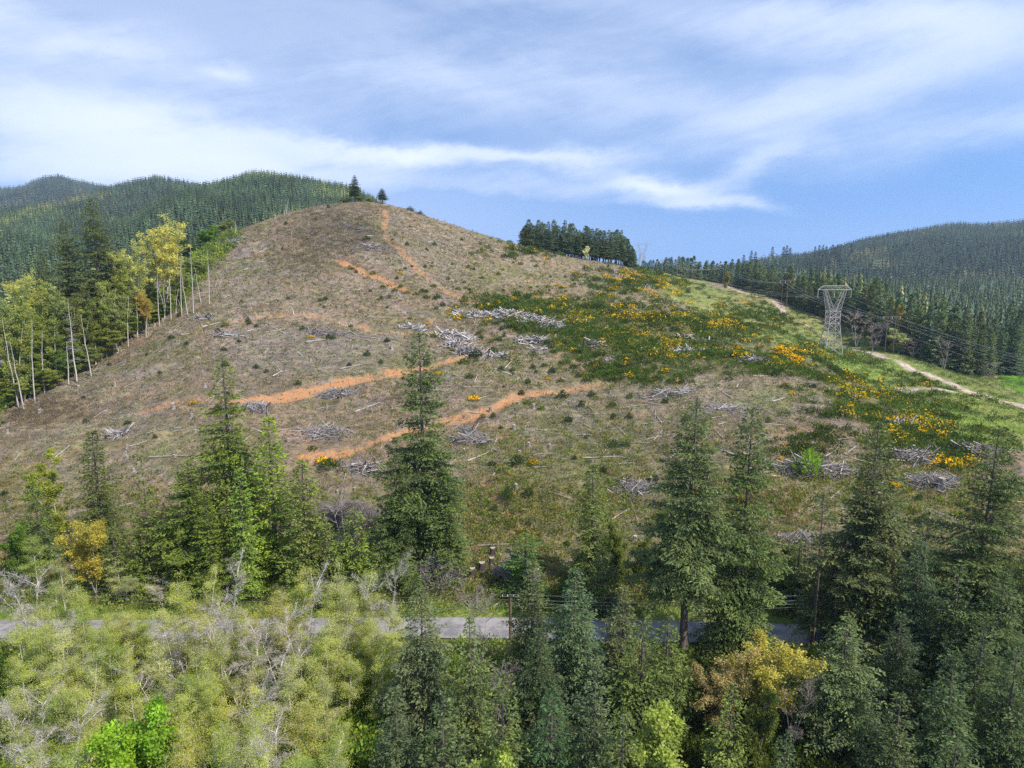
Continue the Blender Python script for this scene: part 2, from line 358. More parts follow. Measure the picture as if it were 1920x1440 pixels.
_sl = np.where(GY > 40, (GZ - CAMZ) / np.maximum(GY, 40), -9); RUN = np.maximum.accumulate(_sl, 0); VIS = _sl >= RUN - 1e-4
def visible(X, Y, top):                  # would a thing of this height show above what stands nearer
    r = np.clip(np.interp(Y, YS, np.arange(len(YS))), 1, len(YS) - 1).astype(int); c = np.clip((X / (Y + 80) - US[0]) / (US[1] - US[0]), 0, len(US) - 1).astype(int)
    return (Hq(X, Y) + top - CAMZ) / Y > RUN[r - 1, c]

def in_poly(x, y, poly):
    x = np.asarray(x, float); y = np.asarray(y, float); inside = np.zeros(x.shape, bool); n = len(poly)
    for i in range(n):
        x1, y1 = poly[i]; x2, y2 = poly[(i + 1) % n]
        if y1 == y2: continue
        cnd = ((y1 > y) != (y2 > y)) & (x < (x2 - x1) * (y - y1) / (y2 - y1) + x1); inside ^= cnd
    return inside
def near(px, py, rx, ry, x, y, p=2.0): return np.exp(-(((px - x) / rx) ** 2 + ((py - y) / ry) ** 2) ** (p / 2))

CLEAR = [(300,600),(400,500),(430,440),(500,405),(640,375),(730,375),(800,395),(860,415),(950,445),(1100,480),(1200,492),(1260,560),(1350,640),(1500,690),(1800,860),(1920,900),(1920,1140),(0,1140),(0,785),(100,722),(200,665)]
BROOM = [(860,562),(980,566),(1100,585),(1210,568),(1330,600),(1420,635),(1560,680),(1700,770),(1840,850),(1800,885),(1640,830),(1520,720),(1380,695),(1240,718),(1130,722),(1060,660),(960,612),(880,590)]
CORR = [(1190,495),(1260,512),(1400,550),(1500,580),(1700,655),(1930,730),(1930,850),(1830,850),(1700,770),(1560,680),(1420,640),(1330,600),(1240,540)]

def soft(mask, k=5):                     # blur a grid mask
    m = mask.astype(float)
    for _ in range(k):
        m[1:-1] = (m[:-2] + m[1:-1] * 2 + m[2:]) / 4; m[:, 1:-1] = (m[:, :-2] + m[:, 1:-1] * 2 + m[:, 2:]) / 4
    return m

def polyline_world(pts):
    p = []
    for (x0, y0), (x1, y1) in zip(pts[:-1], pts[1:]):
        n = max(2, int(math.hypot(x1 - x0, y1 - y0) / 12)); p += [(x0 + (x1 - x0) * k / n, y0 + (y1 - y0) * k / n) for k in range(n)]
    p.append(pts[-1]); p = np.array(p, float); X, Y, Z = hit(p[:, 0], p[:, 1]); ok = ~np.isnan(Y); X, Y = X[ok], Y[ok]
    for _ in range(3): X[1:-1] = (X[:-2] + 2 * X[1:-1] + X[2:]) / 4; Y[1:-1] = (Y[:-2] + 2 * Y[1:-1] + Y[2:]) / 4
    return X, Y
def dist_poly(PX, PY, gx, gy):
    d = np.full(gx.shape, 1e9); tt = np.zeros(gx.shape); n = len(PX) - 1
    for i in range(n):
        ax, ay, bx, by = PX[i], PY[i], PX[i+1], PY[i+1]; L = (bx - ax) ** 2 + (by - ay) ** 2 + 1e-9
        t = np.clip(((gx - ax) * (bx - ax) + (gy - ay) * (by - ay)) / L, 0, 1); q = np.hypot(gx - ax - t * (bx - ax), gy - ay - t * (by - ay))
        tt = np.where(q < d, (i + t) / n, tt); d = np.minimum(d, q)
    return d, tt

TRACKS = {  # name: (picture polyline, half width m, strength along)
 'main':  ([(275,768),(320,760),(370,752),(440,754),(480,752),(530,742),(600,725),(680,710),(750,698),(820,685),(880,668)], 2.3, [.62,.5,.42,.8,1.0,.95,.85,.8,.8,.9,.75]),
 'lower': ([(575,862),(640,850),(700,835),(750,818),(820,795),(870,782),(930,765),(960,745),(1010,735),(1060,728),(1110,722),(1145,715)], 2.2, [.75,.8,.75,.7,.7,.6,.75,.85,.85,.75,.6,.4]),
 'upper': ([(635,488),(660,500),(700,517),(740,535),(775,550)], 2.4, [.8,.9,.85,.8,.55]),
 'steep': ([(722,395),(724,420),(716,440),(740,460),(770,490),(800,520),(840,552),(880,572),(925,580)], 2.4, [.6,.64,.58,.64,.58,.56,.6,.55,.62]),
 'middle':([(440,600),(520,590),(580,590),(640,600),(700,615),(760,622)], 2.4, [.45,.5,.5,.58,.55,.5]),
 'spur':  ([(1110,642),(1150,632)], 2.2, [.6,.6]),
 'gully': ([(905,900),(925,935),(950,970),(985,990)], 1.2, [.5,.55,.5,.4]),
}
DIRT = np.zeros(GX.shape); TRK = np.zeros(GX.shape, bool); TW = {}
rs = (YS > 100) & (YS < 480)
for nm, (pts, hw, st) in TRACKS.items():
    PX, PY = polyline_world(pts); TW[nm] = (PX, PY)
    d, tt = dist_poly(PX, PY, GX[rs], GY[rs]); s = np.interp(tt, np.linspace(0, 1, len(st)), st) * (1.14 + 1.1 * fbm(GX[rs] / 6, GY[rs] / 6, 3, 17)) 
    hw_ = hw * (.85 + 1.3 * fbm(GX[rs] / 9, GY[rs] / 9, 2, 31))
    m = s * (1 - sstep(hw_ * .75, hw_ * 1.7, d)); DIRT[rs] = np.maximum(DIRT[rs], m); GZ[rs] -= .9 * (1 - sstep(0, hw * 1.6, d)) * (s > .35); TRK[rs] |= (d < hw * 1.05) & (s > .48)
for (x, y, rx, ry, s) in [(475,745,14,8,.5),(650,488,12,6,.4),(690,455,14,6,.45),(870,395,10,4,.3),(1455,815,16,6,.65),(1000,820,10,30,.42),(1045,900,14,8,.45),(960,965,30,10,.35),(640,605,50,8,.3),(745,640,20,6,.35),(990,680,25,6,.25),
                          (880,1060,10,22,.5),(1030,600,12,5,.45),(1735,980,14,14,.4),(1000,1040,10,20,.3),(400,880,20,8,.2),(500,598,60,10,.3),(860,430,8,5,.2),(700,640,40,8,.28),(1700,1120,40,12,.35),(560,745,40,8,.3),(520,780,25,5,.4),(760,600,40,7,.4),(860,770,25,6,.4),(1010,860,14,8,.45),(1120,745,30,6,.4),(1320,830,14,5,.45),(1230,860,12,5,.4),(420,680,30,5,.35),(330,700,20,4,.35),(560,870,25,5,.4),(730,690,30,6,.4),(640,560,25,5,.35),(1180,620,20,5,.4),(1600,960,14,8,.4),(1390,930,12,8,.35),(960,880,10,16,.4),(500,860,20,5,.35),(240,900,20,5,.3),(1400,545,20,4,.6)]:
    DIRT = np.maximum(DIRT, s * near(GPX, GPY, rx, ry, x, y) * (GY < 620))

# gravel access road of the power line corridor
GRAV = [([(1262,517),(1330,532),(1400,548),(1436,556),(1455,580),(1478,600),(1530,622),(1580,642),(1640,666),(1700,690),(1770,715),(1850,742),(1935,770)], 2.5),
        ([(1675,727),(1740,735),(1800,742),(1860,750),(1935,768)], 2.6)]
ROADM = np.zeros(GX.shape); ROADB = np.zeros(GX.shape); rr = (YS > 180) & (YS < 760)
for pts, hw in GRAV:
    PX, PY = polyline_world(pts)
    for _ in range(14): PX[1:-1] = (PX[:-2] + 2 * PX[1:-1] + PX[2:]) / 4; PY[1:-1] = (PY[:-2] + 2 * PY[1:-1] + PY[2:]) / 4
    d, tt = dist_poly(PX, PY, GX[rr], GY[rr]); hw = hw * (1 + .5 * sstep(.8, 1, tt)); ROADB[rr] = np.maximum(ROADB[rr], 1 - sstep(hw * 1.6, hw * 2.8, d)); ROADM[rr] = np.maximum(ROADM[rr], 1 - sstep(hw * .8, hw * 1.25, d))
GRAVXY = PX, PY

base = np.empty(GX.shape + (3,)); base[:] = (.220, .164, .112)
def lay(mask, col, s=1.0):
    global base; m = np.clip(mask * s, 0, 1)[..., None]; base = base * (1 - m) + np.array(col) * m
n_a = fbm(GX / 22, GY / 22, 4, 41); n_b = fbm(GX / 9, GY / 9, 3, 53); n_c = fbm(GX / 45, GY / 45, 3, 61)
lay(sstep(.0, .24, n_a), (.15, .152, .060), .7)                       # olive grass patches
lay(sstep(.0, .2, n_b), (.25, .205, .185), .65)                            # greyer slash litter
lay(sstep(.02, .25, -n_a), (.28, .215, .165), .6)
for (x, y, rx, ry, c, s) in [
    (620,430,85,50,(.155,.125,.085),.75), (600,640,190,28,(.27,.22,.185),.7), (420,560,90,40,(.25,.21,.15),.5), (620,560,110,45,(.26,.205,.15),.5),
    (830,470,110,60,(.25,.205,.145),.6), (1060,590,90,25,(.30,.25,.14),.5), (560,680,160,25,(.25,.215,.18),.6), (1050,970,260,90,(.15,.15,.055),.6),
    (250,830,150,60,(.24,.21,.12),.5), (120,780,80,30,(.20,.17,.09),.5), (1250,760,150,50,(.23,.19,.14),.55), (1130,850,200,70,(.16,.16,.07),.65), (1400,720,120,18,(.27,.23,.15),.5),
    (1440,745,60,20,(.22,.25,.07),.6), (1700,940,160,60,(.17,.21,.05),.65), (1560,900,60,40,(.20,.21,.08),.5), (950,690,110,40,(.22,.215,.11),.45), (1000,520,120,40,(.26,.22,.12),.5),
    (700,950,120,40,(.19,.15,.10),.5), (450,950,220,45,(.20,.18,.09),.45), (60,900,120,60,(.18,.165,.07),.5), (1350,640,30,14,(.32,.27,.17),.6), (1100,470,90,12,(.20,.22,.07),.5)]:
    lay(near(GPX, GPY, rx, ry, x, y, 2.5) * (GY < 520), c, s)
hillm = (GY > 98) & (GY < 520)
wob = lambda s, k: (90 * fbm(GX / 18 + k, GY / 18, 4, 7 + s), 40 * fbm(GX / 18 + k, GY / 18, 4, 17 + s))
wx, wy = wob(0, 0); brm = soft(in_poly(GPX + wx, GPY + wy, BROOM) & hillm, 6); lay(brm, (.10, .115, .035), .6)
wx, wy = wob(3, 9); cor = soft(in_poly(GPX + wx, GPY + wy * .6, CORR) & (GY < 760) & (GY > 140), 4)
lay(cor, (.215, .245, .080), .9); lay(cor * sstep(-.1, .2, n_b), (.16, .19, .06), .7); lay(cor * sstep(.02, .2, n_a), (.30, .27, .12), .5)
for (x, y, rx, ry, s) in [(1580,700,120,30,.8),(1750,790,120,35,.8),(1850,820,70,30,.7),(1650,690,60,14,.6)]: lay(cor * near(GPX, GPY, rx, ry, x, y), (.215, .29, .06), s)
for (x, y, rx, ry, s) in [(1430,562,60,9,.8),(1500,600,60,12,.5),(1300,527,50,5,.5)]: lay(near(GPX, GPY, rx, ry, x, y) * (GY < 640), (.34, .27, .13), s)
field = soft(in_poly(GPX, GPY, [(1868,700),(1990,712),(1990,790),(1925,742),(1880,722)]) & (GY < 520) & (GY > 200), 2); lay(field, (.10, .26, .018), .95)
lay(ROADM, (.46, .365, .31), 1.0)
# valley and forest floors
FRONT = np.array([(1195,498),(1250,505),(1300,517),(1350,530),(1400,544),(1450,556),(1500,578),(1540,594),(1580,606),(1640,636),(1700,660),(1750,684),(1830,704),(1890,702),(1935,708)], float)
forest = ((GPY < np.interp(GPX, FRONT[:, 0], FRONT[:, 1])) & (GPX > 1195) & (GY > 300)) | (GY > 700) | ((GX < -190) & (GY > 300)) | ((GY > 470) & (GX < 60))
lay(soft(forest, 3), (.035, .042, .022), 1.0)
lay(1 - sstep(82, 87, GY), (.070, .085, .028), .85); lay((1 - sstep(60, 87, GY)) * sstep(-10, -30, GX), (.13, .16, .04), .6)
shoulder = sstep(86, 88, GY) * (1 - sstep(97.5, 101, GY)); lay(shoulder, (.17, .21, .05), .9)
lay(sstep(98, 101, GY) * (1 - sstep(106, 112, GY)), (.15, .12, .06), .6)
ROADM = np.where(GY > 170, ROADM, 0)
base *= .9 * (1 + .9 * fbm(GX / 3, GY / 3, 2, 77))[..., None]
DIRT = np.clip(DIRT * (1 - ROADM), 0, 1)
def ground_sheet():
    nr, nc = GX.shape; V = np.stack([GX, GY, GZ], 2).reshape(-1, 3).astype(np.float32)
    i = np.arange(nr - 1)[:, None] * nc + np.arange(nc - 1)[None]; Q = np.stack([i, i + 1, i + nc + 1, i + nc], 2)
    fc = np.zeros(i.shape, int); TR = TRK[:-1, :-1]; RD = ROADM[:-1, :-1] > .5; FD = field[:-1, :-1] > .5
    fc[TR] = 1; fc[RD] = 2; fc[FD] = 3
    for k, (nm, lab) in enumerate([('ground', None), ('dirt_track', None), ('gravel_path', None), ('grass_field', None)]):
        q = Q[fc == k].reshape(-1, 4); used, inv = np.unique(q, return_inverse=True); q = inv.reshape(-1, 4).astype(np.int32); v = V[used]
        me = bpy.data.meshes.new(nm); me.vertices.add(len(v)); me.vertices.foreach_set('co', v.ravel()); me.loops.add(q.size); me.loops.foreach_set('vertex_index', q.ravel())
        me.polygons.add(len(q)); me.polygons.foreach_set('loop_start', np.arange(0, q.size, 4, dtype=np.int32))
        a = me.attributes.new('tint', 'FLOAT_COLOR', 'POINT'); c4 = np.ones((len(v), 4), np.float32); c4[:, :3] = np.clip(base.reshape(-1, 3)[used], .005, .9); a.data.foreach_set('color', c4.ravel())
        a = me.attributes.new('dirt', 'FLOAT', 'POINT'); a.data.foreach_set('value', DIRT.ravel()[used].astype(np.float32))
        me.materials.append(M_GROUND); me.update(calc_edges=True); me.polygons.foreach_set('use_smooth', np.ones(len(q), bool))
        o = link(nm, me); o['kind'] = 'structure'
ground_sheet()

# ------------------------------------------------------------------ paved road along the foot of the slope
def road_c(x): return np.interp(x, [-170, -100, -51, -5, 27, 45, 80, 120, 170], [90.6, 91.0, 91.5, 92.3, 91.0, 89.8, 89.0, 88.9, 88.9])
def paved_road():
    xs = np.arange(-165, 166, 1.5); b = Batch(); cs = np.array([-2.9, -1.5, -.1, .1, 1.5, 2.9]); rn = np.random.default_rng(5)
    yc = road_c(xs); yc = np.convolve(np.pad(yc, 8, 'edge'), np.ones(17) / 17, 'valid'); yy = yc[:, None] + cs[None]; yy[:, 0] += .25 * fbm(xs / 2, xs * 0, 3, 3); yy[:, -1] += .25 * fbm(xs / 2, xs * 0 + 9, 3, 4)
    P = np.stack([np.repeat(xs[:, None], 6, 1), yy, np.full(yy.shape, .03) + .06 * (1 - np.abs(cs)[None] / 2.9)], 2)
    for k in range(5):
        q = np.stack([P[:-1, k], P[1:, k], P[1:, k+1], P[:-1, k+1]], 1); b.quads(q, (.25, .235, .235) if k != 2 else (.19, .18, .175))
    m, t = mat('weathered_asphalt'); a = t.node('ShaderNodeAttribute', attribute_name='tint'); Po = t.node('ShaderNodeNewGeometry').outputs['Position']
    n = t.noise(Po, .4, 5, .7); n2 = t.noise(Po, 6, 3, .8); c = t.mix(1.0, a.outputs['Color'], t.mix(t.ramp(n, .38, .62), (.68, .68, .68, 1), (1.2, 1.17, 1.14, 1)), 'MULTIPLY')
    c = t.mix(1.0, c, t.mix(n2, (.8, .8, .8, 1), (1.2, 1.2, 1.2, 1)), 'MULTIPLY')
    p = t.node('ShaderNodeBsdfPrincipled'); t.put(p.inputs['Base Color'], c); p.inputs['Roughness'].default_value = .9; finish(t, p.outputs[0])
    o = link('road', b.mesh('road', [m])); o['kind'] = 'structure'
paved_road()
# ------------------------------------------------------------------ plant builders
def unit(v): return v / (np.linalg.norm(v, axis=-1, keepdims=True) + 1e-9)
def cards(b, c, d, L, W, col, rng, flat=.5, mat=0):
    """leaf/needle sprays: slim four-cornered blades from c along d"""
    n = len(c); d = unit(d); r = rng.normal(size=(n, 3)); r[:, 2] *= (1 - flat)
    s = unit(np.cross(d, r + np.array([0, 0, flat * 1.5]))); L = np.broadcast_to(L, (n,))[:, None]; W = np.broadcast_to(W, (n,))[:, None]
    P = np.stack([c, c + d * L * .45 + s * W, c + d * L, c + d * L * .55 - s * W], 1)
    b.quads(P, col, mat)

def tint(rng, base, n, amt=.25, warm=.12):
    k = 1 + rng.normal(size=(n, 1)) * amt; q = np.asarray(base)[None] * np.clip(k, .35, 1.9); q = q * (1 + rng.normal(size=(n, 1)) * warm * np.array([[1, .3, -.6]])); return np.clip(q, .004, .9)

def conifer(name, H, R, cb, seed, droop=.25, dens=1.0, L=.38, W=.066, power=.8, gap=.0, ragged=.25, base=(1, 1, 1), dead_low=0, tilt=.0, spray=1.0, lower_in=.12, trunk_col=(.13, .10, .085)):
    """a tree under an Empty: trunk (tapered, slightly bent) and crown (limbs with needle sprays)"""
    rng = np.random.default_rng(seed)
    tb = Batch(); nz = 14; z = np.linspace(-.8, H, nz); cx = np.cumsum(rng.normal(size=nz)) * H * .0012 + tilt * (z / H) * H; cy_ = np.cumsum(rng.normal(size=nz)) * H * .0012
    r = .0125 * H * np.clip(1 - z / H, .03, 1) ** .9 + .012; r[0] *= 1.35; r[1] *= 1.08
    P = np.stack([cx, cy_, z], 1); tb.tubes(P[:-1], P[1:], r[:-1], r[1:], trunk_col, k=7)
    cbn = Batch(); nb = int(H * 7.2 * dens); hs = np.sort(rng.uniform(cb * H, H * .985, nb)); ph = rng.uniform(0, 6.28)
    patch = rng.uniform(.65, 1.2, 24)
    for i, h in enumerate(hs):
        t = (H - h) / (H * (1 - cb)); ph += 2.399 + rng.normal() * .3
        ln = R * (t ** power) * (1 - ragged + ragged * 2 * rng.random()) * (1 - lower_in * max(0, t - .8) * 5) * patch[int((ph % 6.283) / 6.283 * 6) + 6 * min(3, int(t * 4))] + .25
        if rng.random() < gap * .6: continue
        el0 = math.radians(38 * (1 - t) ** 1.5 + 8 * (1 - t) - 6 - 10 * t); a = ph
        d0 = np.array([math.cos(a) * math.cos(el0), math.sin(a) * math.cos(el0), math.sin(el0)])
        base_p = np.array([np.interp(h, z, cx), np.interp(h, z, cy_), h]); m = max(3, int(ln / .30)); s = np.linspace(0, 1, m)[:, None]
        pts = base_p + d0 * ln * s + np.array([0, 0, -1.]) * (droop * ln * s ** 1.6) + np.array([0, 0, .10 * ln]) * s ** 4
        cbn.tubes(pts[:-1], pts[1:], .010 + .009 * ln * (1 - s[:-1, 0]), .006 + .009 * ln * (1 - s[1:, 0]), (.10, .08, .065), k=3, mat=1)
        dr = unit(np.gradient(pts, axis=0)); side = unit(np.cross(dr, [0, 0, 1.]))
        # side twigs
        sel = np.arange(1, m); tw_p = []; tw_d = []; tw_l = []
        for sg in (-1, 1):
            tl = np.clip((.50 * ln * (1 - s[sel, 0]) ** .7 * np.minimum(1, s[sel, 0] * 3 + .25)), .18, 2.2) * rng.uniform(.6, 1.2, len(sel))
            tw_p.append(pts[sel]); tw_d.append(unit(dr[sel] * .75 + side[sel] * sg * .85 + rng.normal(size=(len(sel), 3)) * .12)); tw_l.append(tl)
        tp = np.concatenate(tw_p); td = np.concatenate(tw_d); tl = np.concatenate(tw_l)
        bright = rng.uniform(.6, 1.4)
        k = np.maximum(1, (tl / .14 * spray).astype(int)); idx = np.repeat(np.arange(len(tp)), k * 2); f = rng.random(len(idx))
        c = tp[idx] + td[idx] * (tl[idx] * f)[:, None] + np.array([0, 0, -1.])[None] * (.22 * tl[idx] * f ** 1.5 + rng.random(len(idx)) * .12)[:, None] + rng.normal(size=(len(idx), 3)) * .03
        dd = td[idx] * 1.0 + rng.normal(size=(len(idx), 3)) * .42 + np.array([0, 0, -.34])
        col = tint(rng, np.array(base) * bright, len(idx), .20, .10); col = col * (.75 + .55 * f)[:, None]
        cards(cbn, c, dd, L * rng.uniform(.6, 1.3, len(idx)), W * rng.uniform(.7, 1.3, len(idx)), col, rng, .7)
        # tip sprays
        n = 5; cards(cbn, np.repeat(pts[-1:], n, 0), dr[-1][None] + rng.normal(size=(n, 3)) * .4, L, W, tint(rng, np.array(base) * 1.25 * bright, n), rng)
    n = 40; zz = rng.uniform(H * .955, H, n); cards(cbn, np.stack([np.full(n, cx[-1]), np.full(n, cy_[-1]), zz], 1), rng.normal(size=(n, 3)) + [0, 0, 1.6], L * .8, W, tint(rng, base, n), rng)
    if dead_low:
        n = dead_low; hh = rng.uniform(.12 * H, cb * H + 1, n); aa = rng.uniform(0, 6.28, n); ll = rng.uniform(.5, 2.2, n)
        p0 = np.stack([np.interp(hh, z, cx), np.interp(hh, z, cy_), hh], 1); p1 = p0 + np.stack([np.cos(aa) * ll, np.sin(aa) * ll, -.25 * ll], 1); tb.tubes(p0, p1, .03, .008, (.20, .17, .14), k=3)
    rt = root(name, (0, 0, 0)); link('trunk', tb.mesh('trunk', [M_BARK]), rt); link('crown', cbn.mesh('crown', [M_NEEDLE, M_BARK]), rt); return rt

def broadleaf(name, H, R, seed, cb=.3, leaves=9000, leaf=.13, base=(1, 1, 1), stems=1, spread=.9, twig_col=(.33, .29, .25), trunk_col=(.36, .34, .31), fine=1.0, up=.8, clump=.35, shape='oval', lean=0.0, tr=.0085):
    """trunk with ascending limbs and twigs; leaves scattered round the twigs"""
    rng = np.random.default_rng(seed); S0 = []; S1 = []; R0 = []; R1 = []; TW = []
    T0 = []; T1 = []; TR0 = []; TR1 = []
    for st in range(stems):
        a = rng.uniform(0, 6.28); ln_ = (0 if stems == 1 else .18) + lean * rng.random(); n = 12; z = np.linspace(-.6, H * (1 if st == 0 else rng.uniform(.75, .98)), n); ht = z[-1]
        bend = np.stack([np.cumsum(rng.normal(size=n)) * .018 * H / 4 + math.cos(a) * ln_ * np.maximum(z, 0), np.cumsum(rng.normal(size=n)) * .018 * H / 4 + math.sin(a) * ln_ * np.maximum(z, 0), z], 1)
        bend[:, :2] -= bend[1, :2]; r = tr * H * np.clip(1 - z / ht, .06, 1) / (stems ** .35)
        T0.append(bend[:-1]); T1.append(bend[1:]); TR0.append(r[:-1]); TR1.append(r[1:])
        for i in range(int(H * 2.1 / stems ** .5)):
            f = rng.uniform(cb, .98); p = np.array([np.interp(f * ht, z, bend[:, k]) for k in range(3)]); aa = rng.uniform(0, 6.28)
            prof = {'oval': math.sin(math.pi * min(1, max(.02, (f - cb) / (1 - cb) * .8 + .18))) ** .7, 'fan': .35 + .9 * f, 'spire': (1 - f) ** .7 + .12}[shape]
            ln = R * prof * rng.uniform(.6, 1.15) / stems ** .25; d = unit(np.array([math.cos(aa) * spread, math.sin(aa) * spread, up * rng.uniform(.6, 1.3)])); k = 4
            pt = [p]; dd = d.copy()
            for _ in range(k): dd = unit(dd + rng.normal(size=3) * .16 + [0, 0, .06]); pt.append(pt[-1] + dd * ln / k)
            pt = np.array(pt); rr_ = np.linspace(.022 + .006 * ln, .008, k + 1); S0.append(pt[:-1]); S1.append(pt[1:]); R0.append(rr_[:-1]); R1.append(rr_[1:])
            nt = int((5 + 3.2 * ln) * fine); s = rng.uniform(.2, 1, nt); q = np.stack([np.interp(s * k, np.arange(k + 1), pt[:, c]) for c in range(3)], 1)
            td = unit(d[None] * .7 + rng.normal(size=(nt, 3)) * .6 + [0, 0, .25]); tl = rng.uniform(.35, 1.1, nt) * (.35 + .32 * ln * (1.1 - s)); e = q + td * tl[:, None]
            S0.append(q); S1.append(e); R0.append(np.full(nt, .010)); R1.append(np.full(nt, .004))
            m = 3; for_ = rng.uniform(.3, 1, (nt, m)); q2 = (q[:, None] + (e - q)[:, None] * for_[..., None]).reshape(-1, 3); td2 = unit(np.repeat(td, m, 0) + rng.normal(size=(nt * m, 3)) * .6); tl2 = np.repeat(tl, m) * rng.uniform(.25, .6, nt * m)
            e2 = q2 + td2 * tl2[:, None]; S0.append(q2); S1.append(e2); R0.append(np.full(nt * m, .006)); R1.append(np.full(nt * m, .003)); TW.append(np.concatenate([np.stack([q, e], 1), np.stack([q2, e2], 1)]))
    tb = Batch(); tb.tubes(np.concatenate(T0), np.concatenate(T1), np.concatenate(TR0), np.concatenate(TR1), trunk_col, k=6)
    cb_ = Batch(); S0 = np.concatenate(S0); S1 = np.concatenate(S1); kk = 1 + rng.normal(size=(len(S0), 1)) * .2
    cb_.tubes(S0, S1, np.concatenate(R0), np.concatenate(R1), np.array(twig_col)[None] * np.clip(kk, .5, 1.6), k=3, mat=1)
    TW = np.concatenate(TW)
    if leaves:
        i = rng.integers(0, len(TW), leaves); f = rng.random((leaves, 1)) ** .7; c = TW[i, 0] * (1 - f) + TW[i, 1] * f + rng.normal(size=(leaves, 3)) * clump * .3
        tone = .8 + .4 * vnoise(c[:, 0] * .8 + 50, c[:, 2] * .8 + c[:, 1] * .5 + 50, seed)
        cards(cb_, c, rng.normal(size=(leaves, 3)) + [0, 0, .2], leaf * rng.uniform(.7, 1.5, leaves), leaf * .38 * rng.uniform(.7, 1.3, leaves), tint(rng, base, leaves, .2, .05) * tone[:, None], rng, .4)
    rt = root(name, (0, 0, 0)); link('trunk', tb.mesh('trunk', [M_BARK]), rt); link('crown', cb_.mesh('crown', [M_LEAF, M_BARK]), rt); return rt

def snag(name, H, seed, branches=40, blen=1.6, col=(.42, .38, .35), lean=.0, fork=False, upw=.2):
    rng = np.random.default_rng(seed); b = Batch(); n = 8; z = np.linspace(-.5, H, n); P = np.stack([lean * np.maximum(z, 0) + np.cumsum(rng.normal(size=n)) * .006 * H, np.cumsum(rng.normal(size=n)) * .006 * H, z], 1)
    r = .011 * H * np.clip(1 - z / H, .12, 1) + .02; b.tubes(P[:-1], P[1:], r[:-1], r[1:], col, k=6)
    if branches:
        h = rng.uniform(.25 * H, H * .98, branches); a = rng.uniform(0, 6.28, branches); l = blen * (1.15 - h / H) * rng.uniform(.4, 1.2, branches)
        p0 = np.stack([np.interp(h, z, P[:, 0]), np.interp(h, z, P[:, 1]), h], 1); d = unit(np.stack([np.cos(a), np.sin(a), np.full(branches, upw)], 1)); p1 = p0 + d * l[:, None]
        b.tubes(p0, p1, .028, .008, np.array(col) * .95, k=3)
        q = p0 + (p1 - p0) * rng.uniform(.3, .9, (branches, 1)); b.tubes(q, q + unit(d + rng.normal(size=(branches, 3)) * .5) * l[:, None] * .5, .012, .005, np.array(col) * .9, k=3)
    rt = root(name, (0, 0, 0)); link('trunk', b.mesh('trunk', [M_WOOD]), rt); return rt

def bush_mesh(name, seed, r=.8, h=1.3, n=260, base=(.045, .075, .02), flower=0.0, L=.55, W=.05):
    """broom or seedling clump: upright fine stems splaying from the base, flowers toward the tips"""
    rng = np.random.default_rng(seed); b = Batch(); bush_into(b, rng, np.zeros((1, 3)), np.array([1.]), n, base, flower, r, h, L, W); return b.mesh(name, [M_LEAF])
def bush_into(b, rng, pos, sc, n, base, flower, r, h, L, W, bmul=None):
    N = len(pos); idx = np.repeat(np.arange(N), n); m = len(idx); a = rng.uniform(0, 6.28, m); q = rng.random(m) ** .6; zz = rng.random(m) ** .8
    lump = 1 + .22 * np.sin(a * 3 + idx * 1.7) * np.cos(zz * 5 + idx)
    rad = r * q * (.45 + .75 * np.sqrt(np.clip(1 - (zz - .35) ** 2 * 1.6, .05, 1))) * lump
    c = np.stack([np.cos(a) * rad, np.sin(a) * rad, zz * h * .85 * (1.05 - .45 * q) * lump], 1) * sc[idx][:, None] + pos[idx]
    d = np.stack([np.cos(a) * q * .8, np.sin(a) * q * .8, np.full(m, .9)], 1) + rng.normal(size=(m, 3)) * .4
    col = tint(rng, base, m, .22, .10)
    if bmul is not None: col = col * bmul[idx]
    fl = np.broadcast_to(flower, (N,))[idx]; isf = rng.random(m) < fl * (zz > .35)
    col = np.where(isf[:, None], tint(rng, (.80, .47, .01), m, .12, .04), col)
    cards(b, c, d, L * rng.uniform(.5, 1.2, m) * sc[idx] * np.where(isf, .55, 1), W * rng.uniform(.7, 1.4, m) * sc[idx] * np.where(isf, 2.2, 1), col, rng, .2)

FIR_G = (.090, .094, .020); BLUE_G = (.072, .092, .038); YEL_G = (.130, .140, .018); DARK_G = (.052, .066, .020)
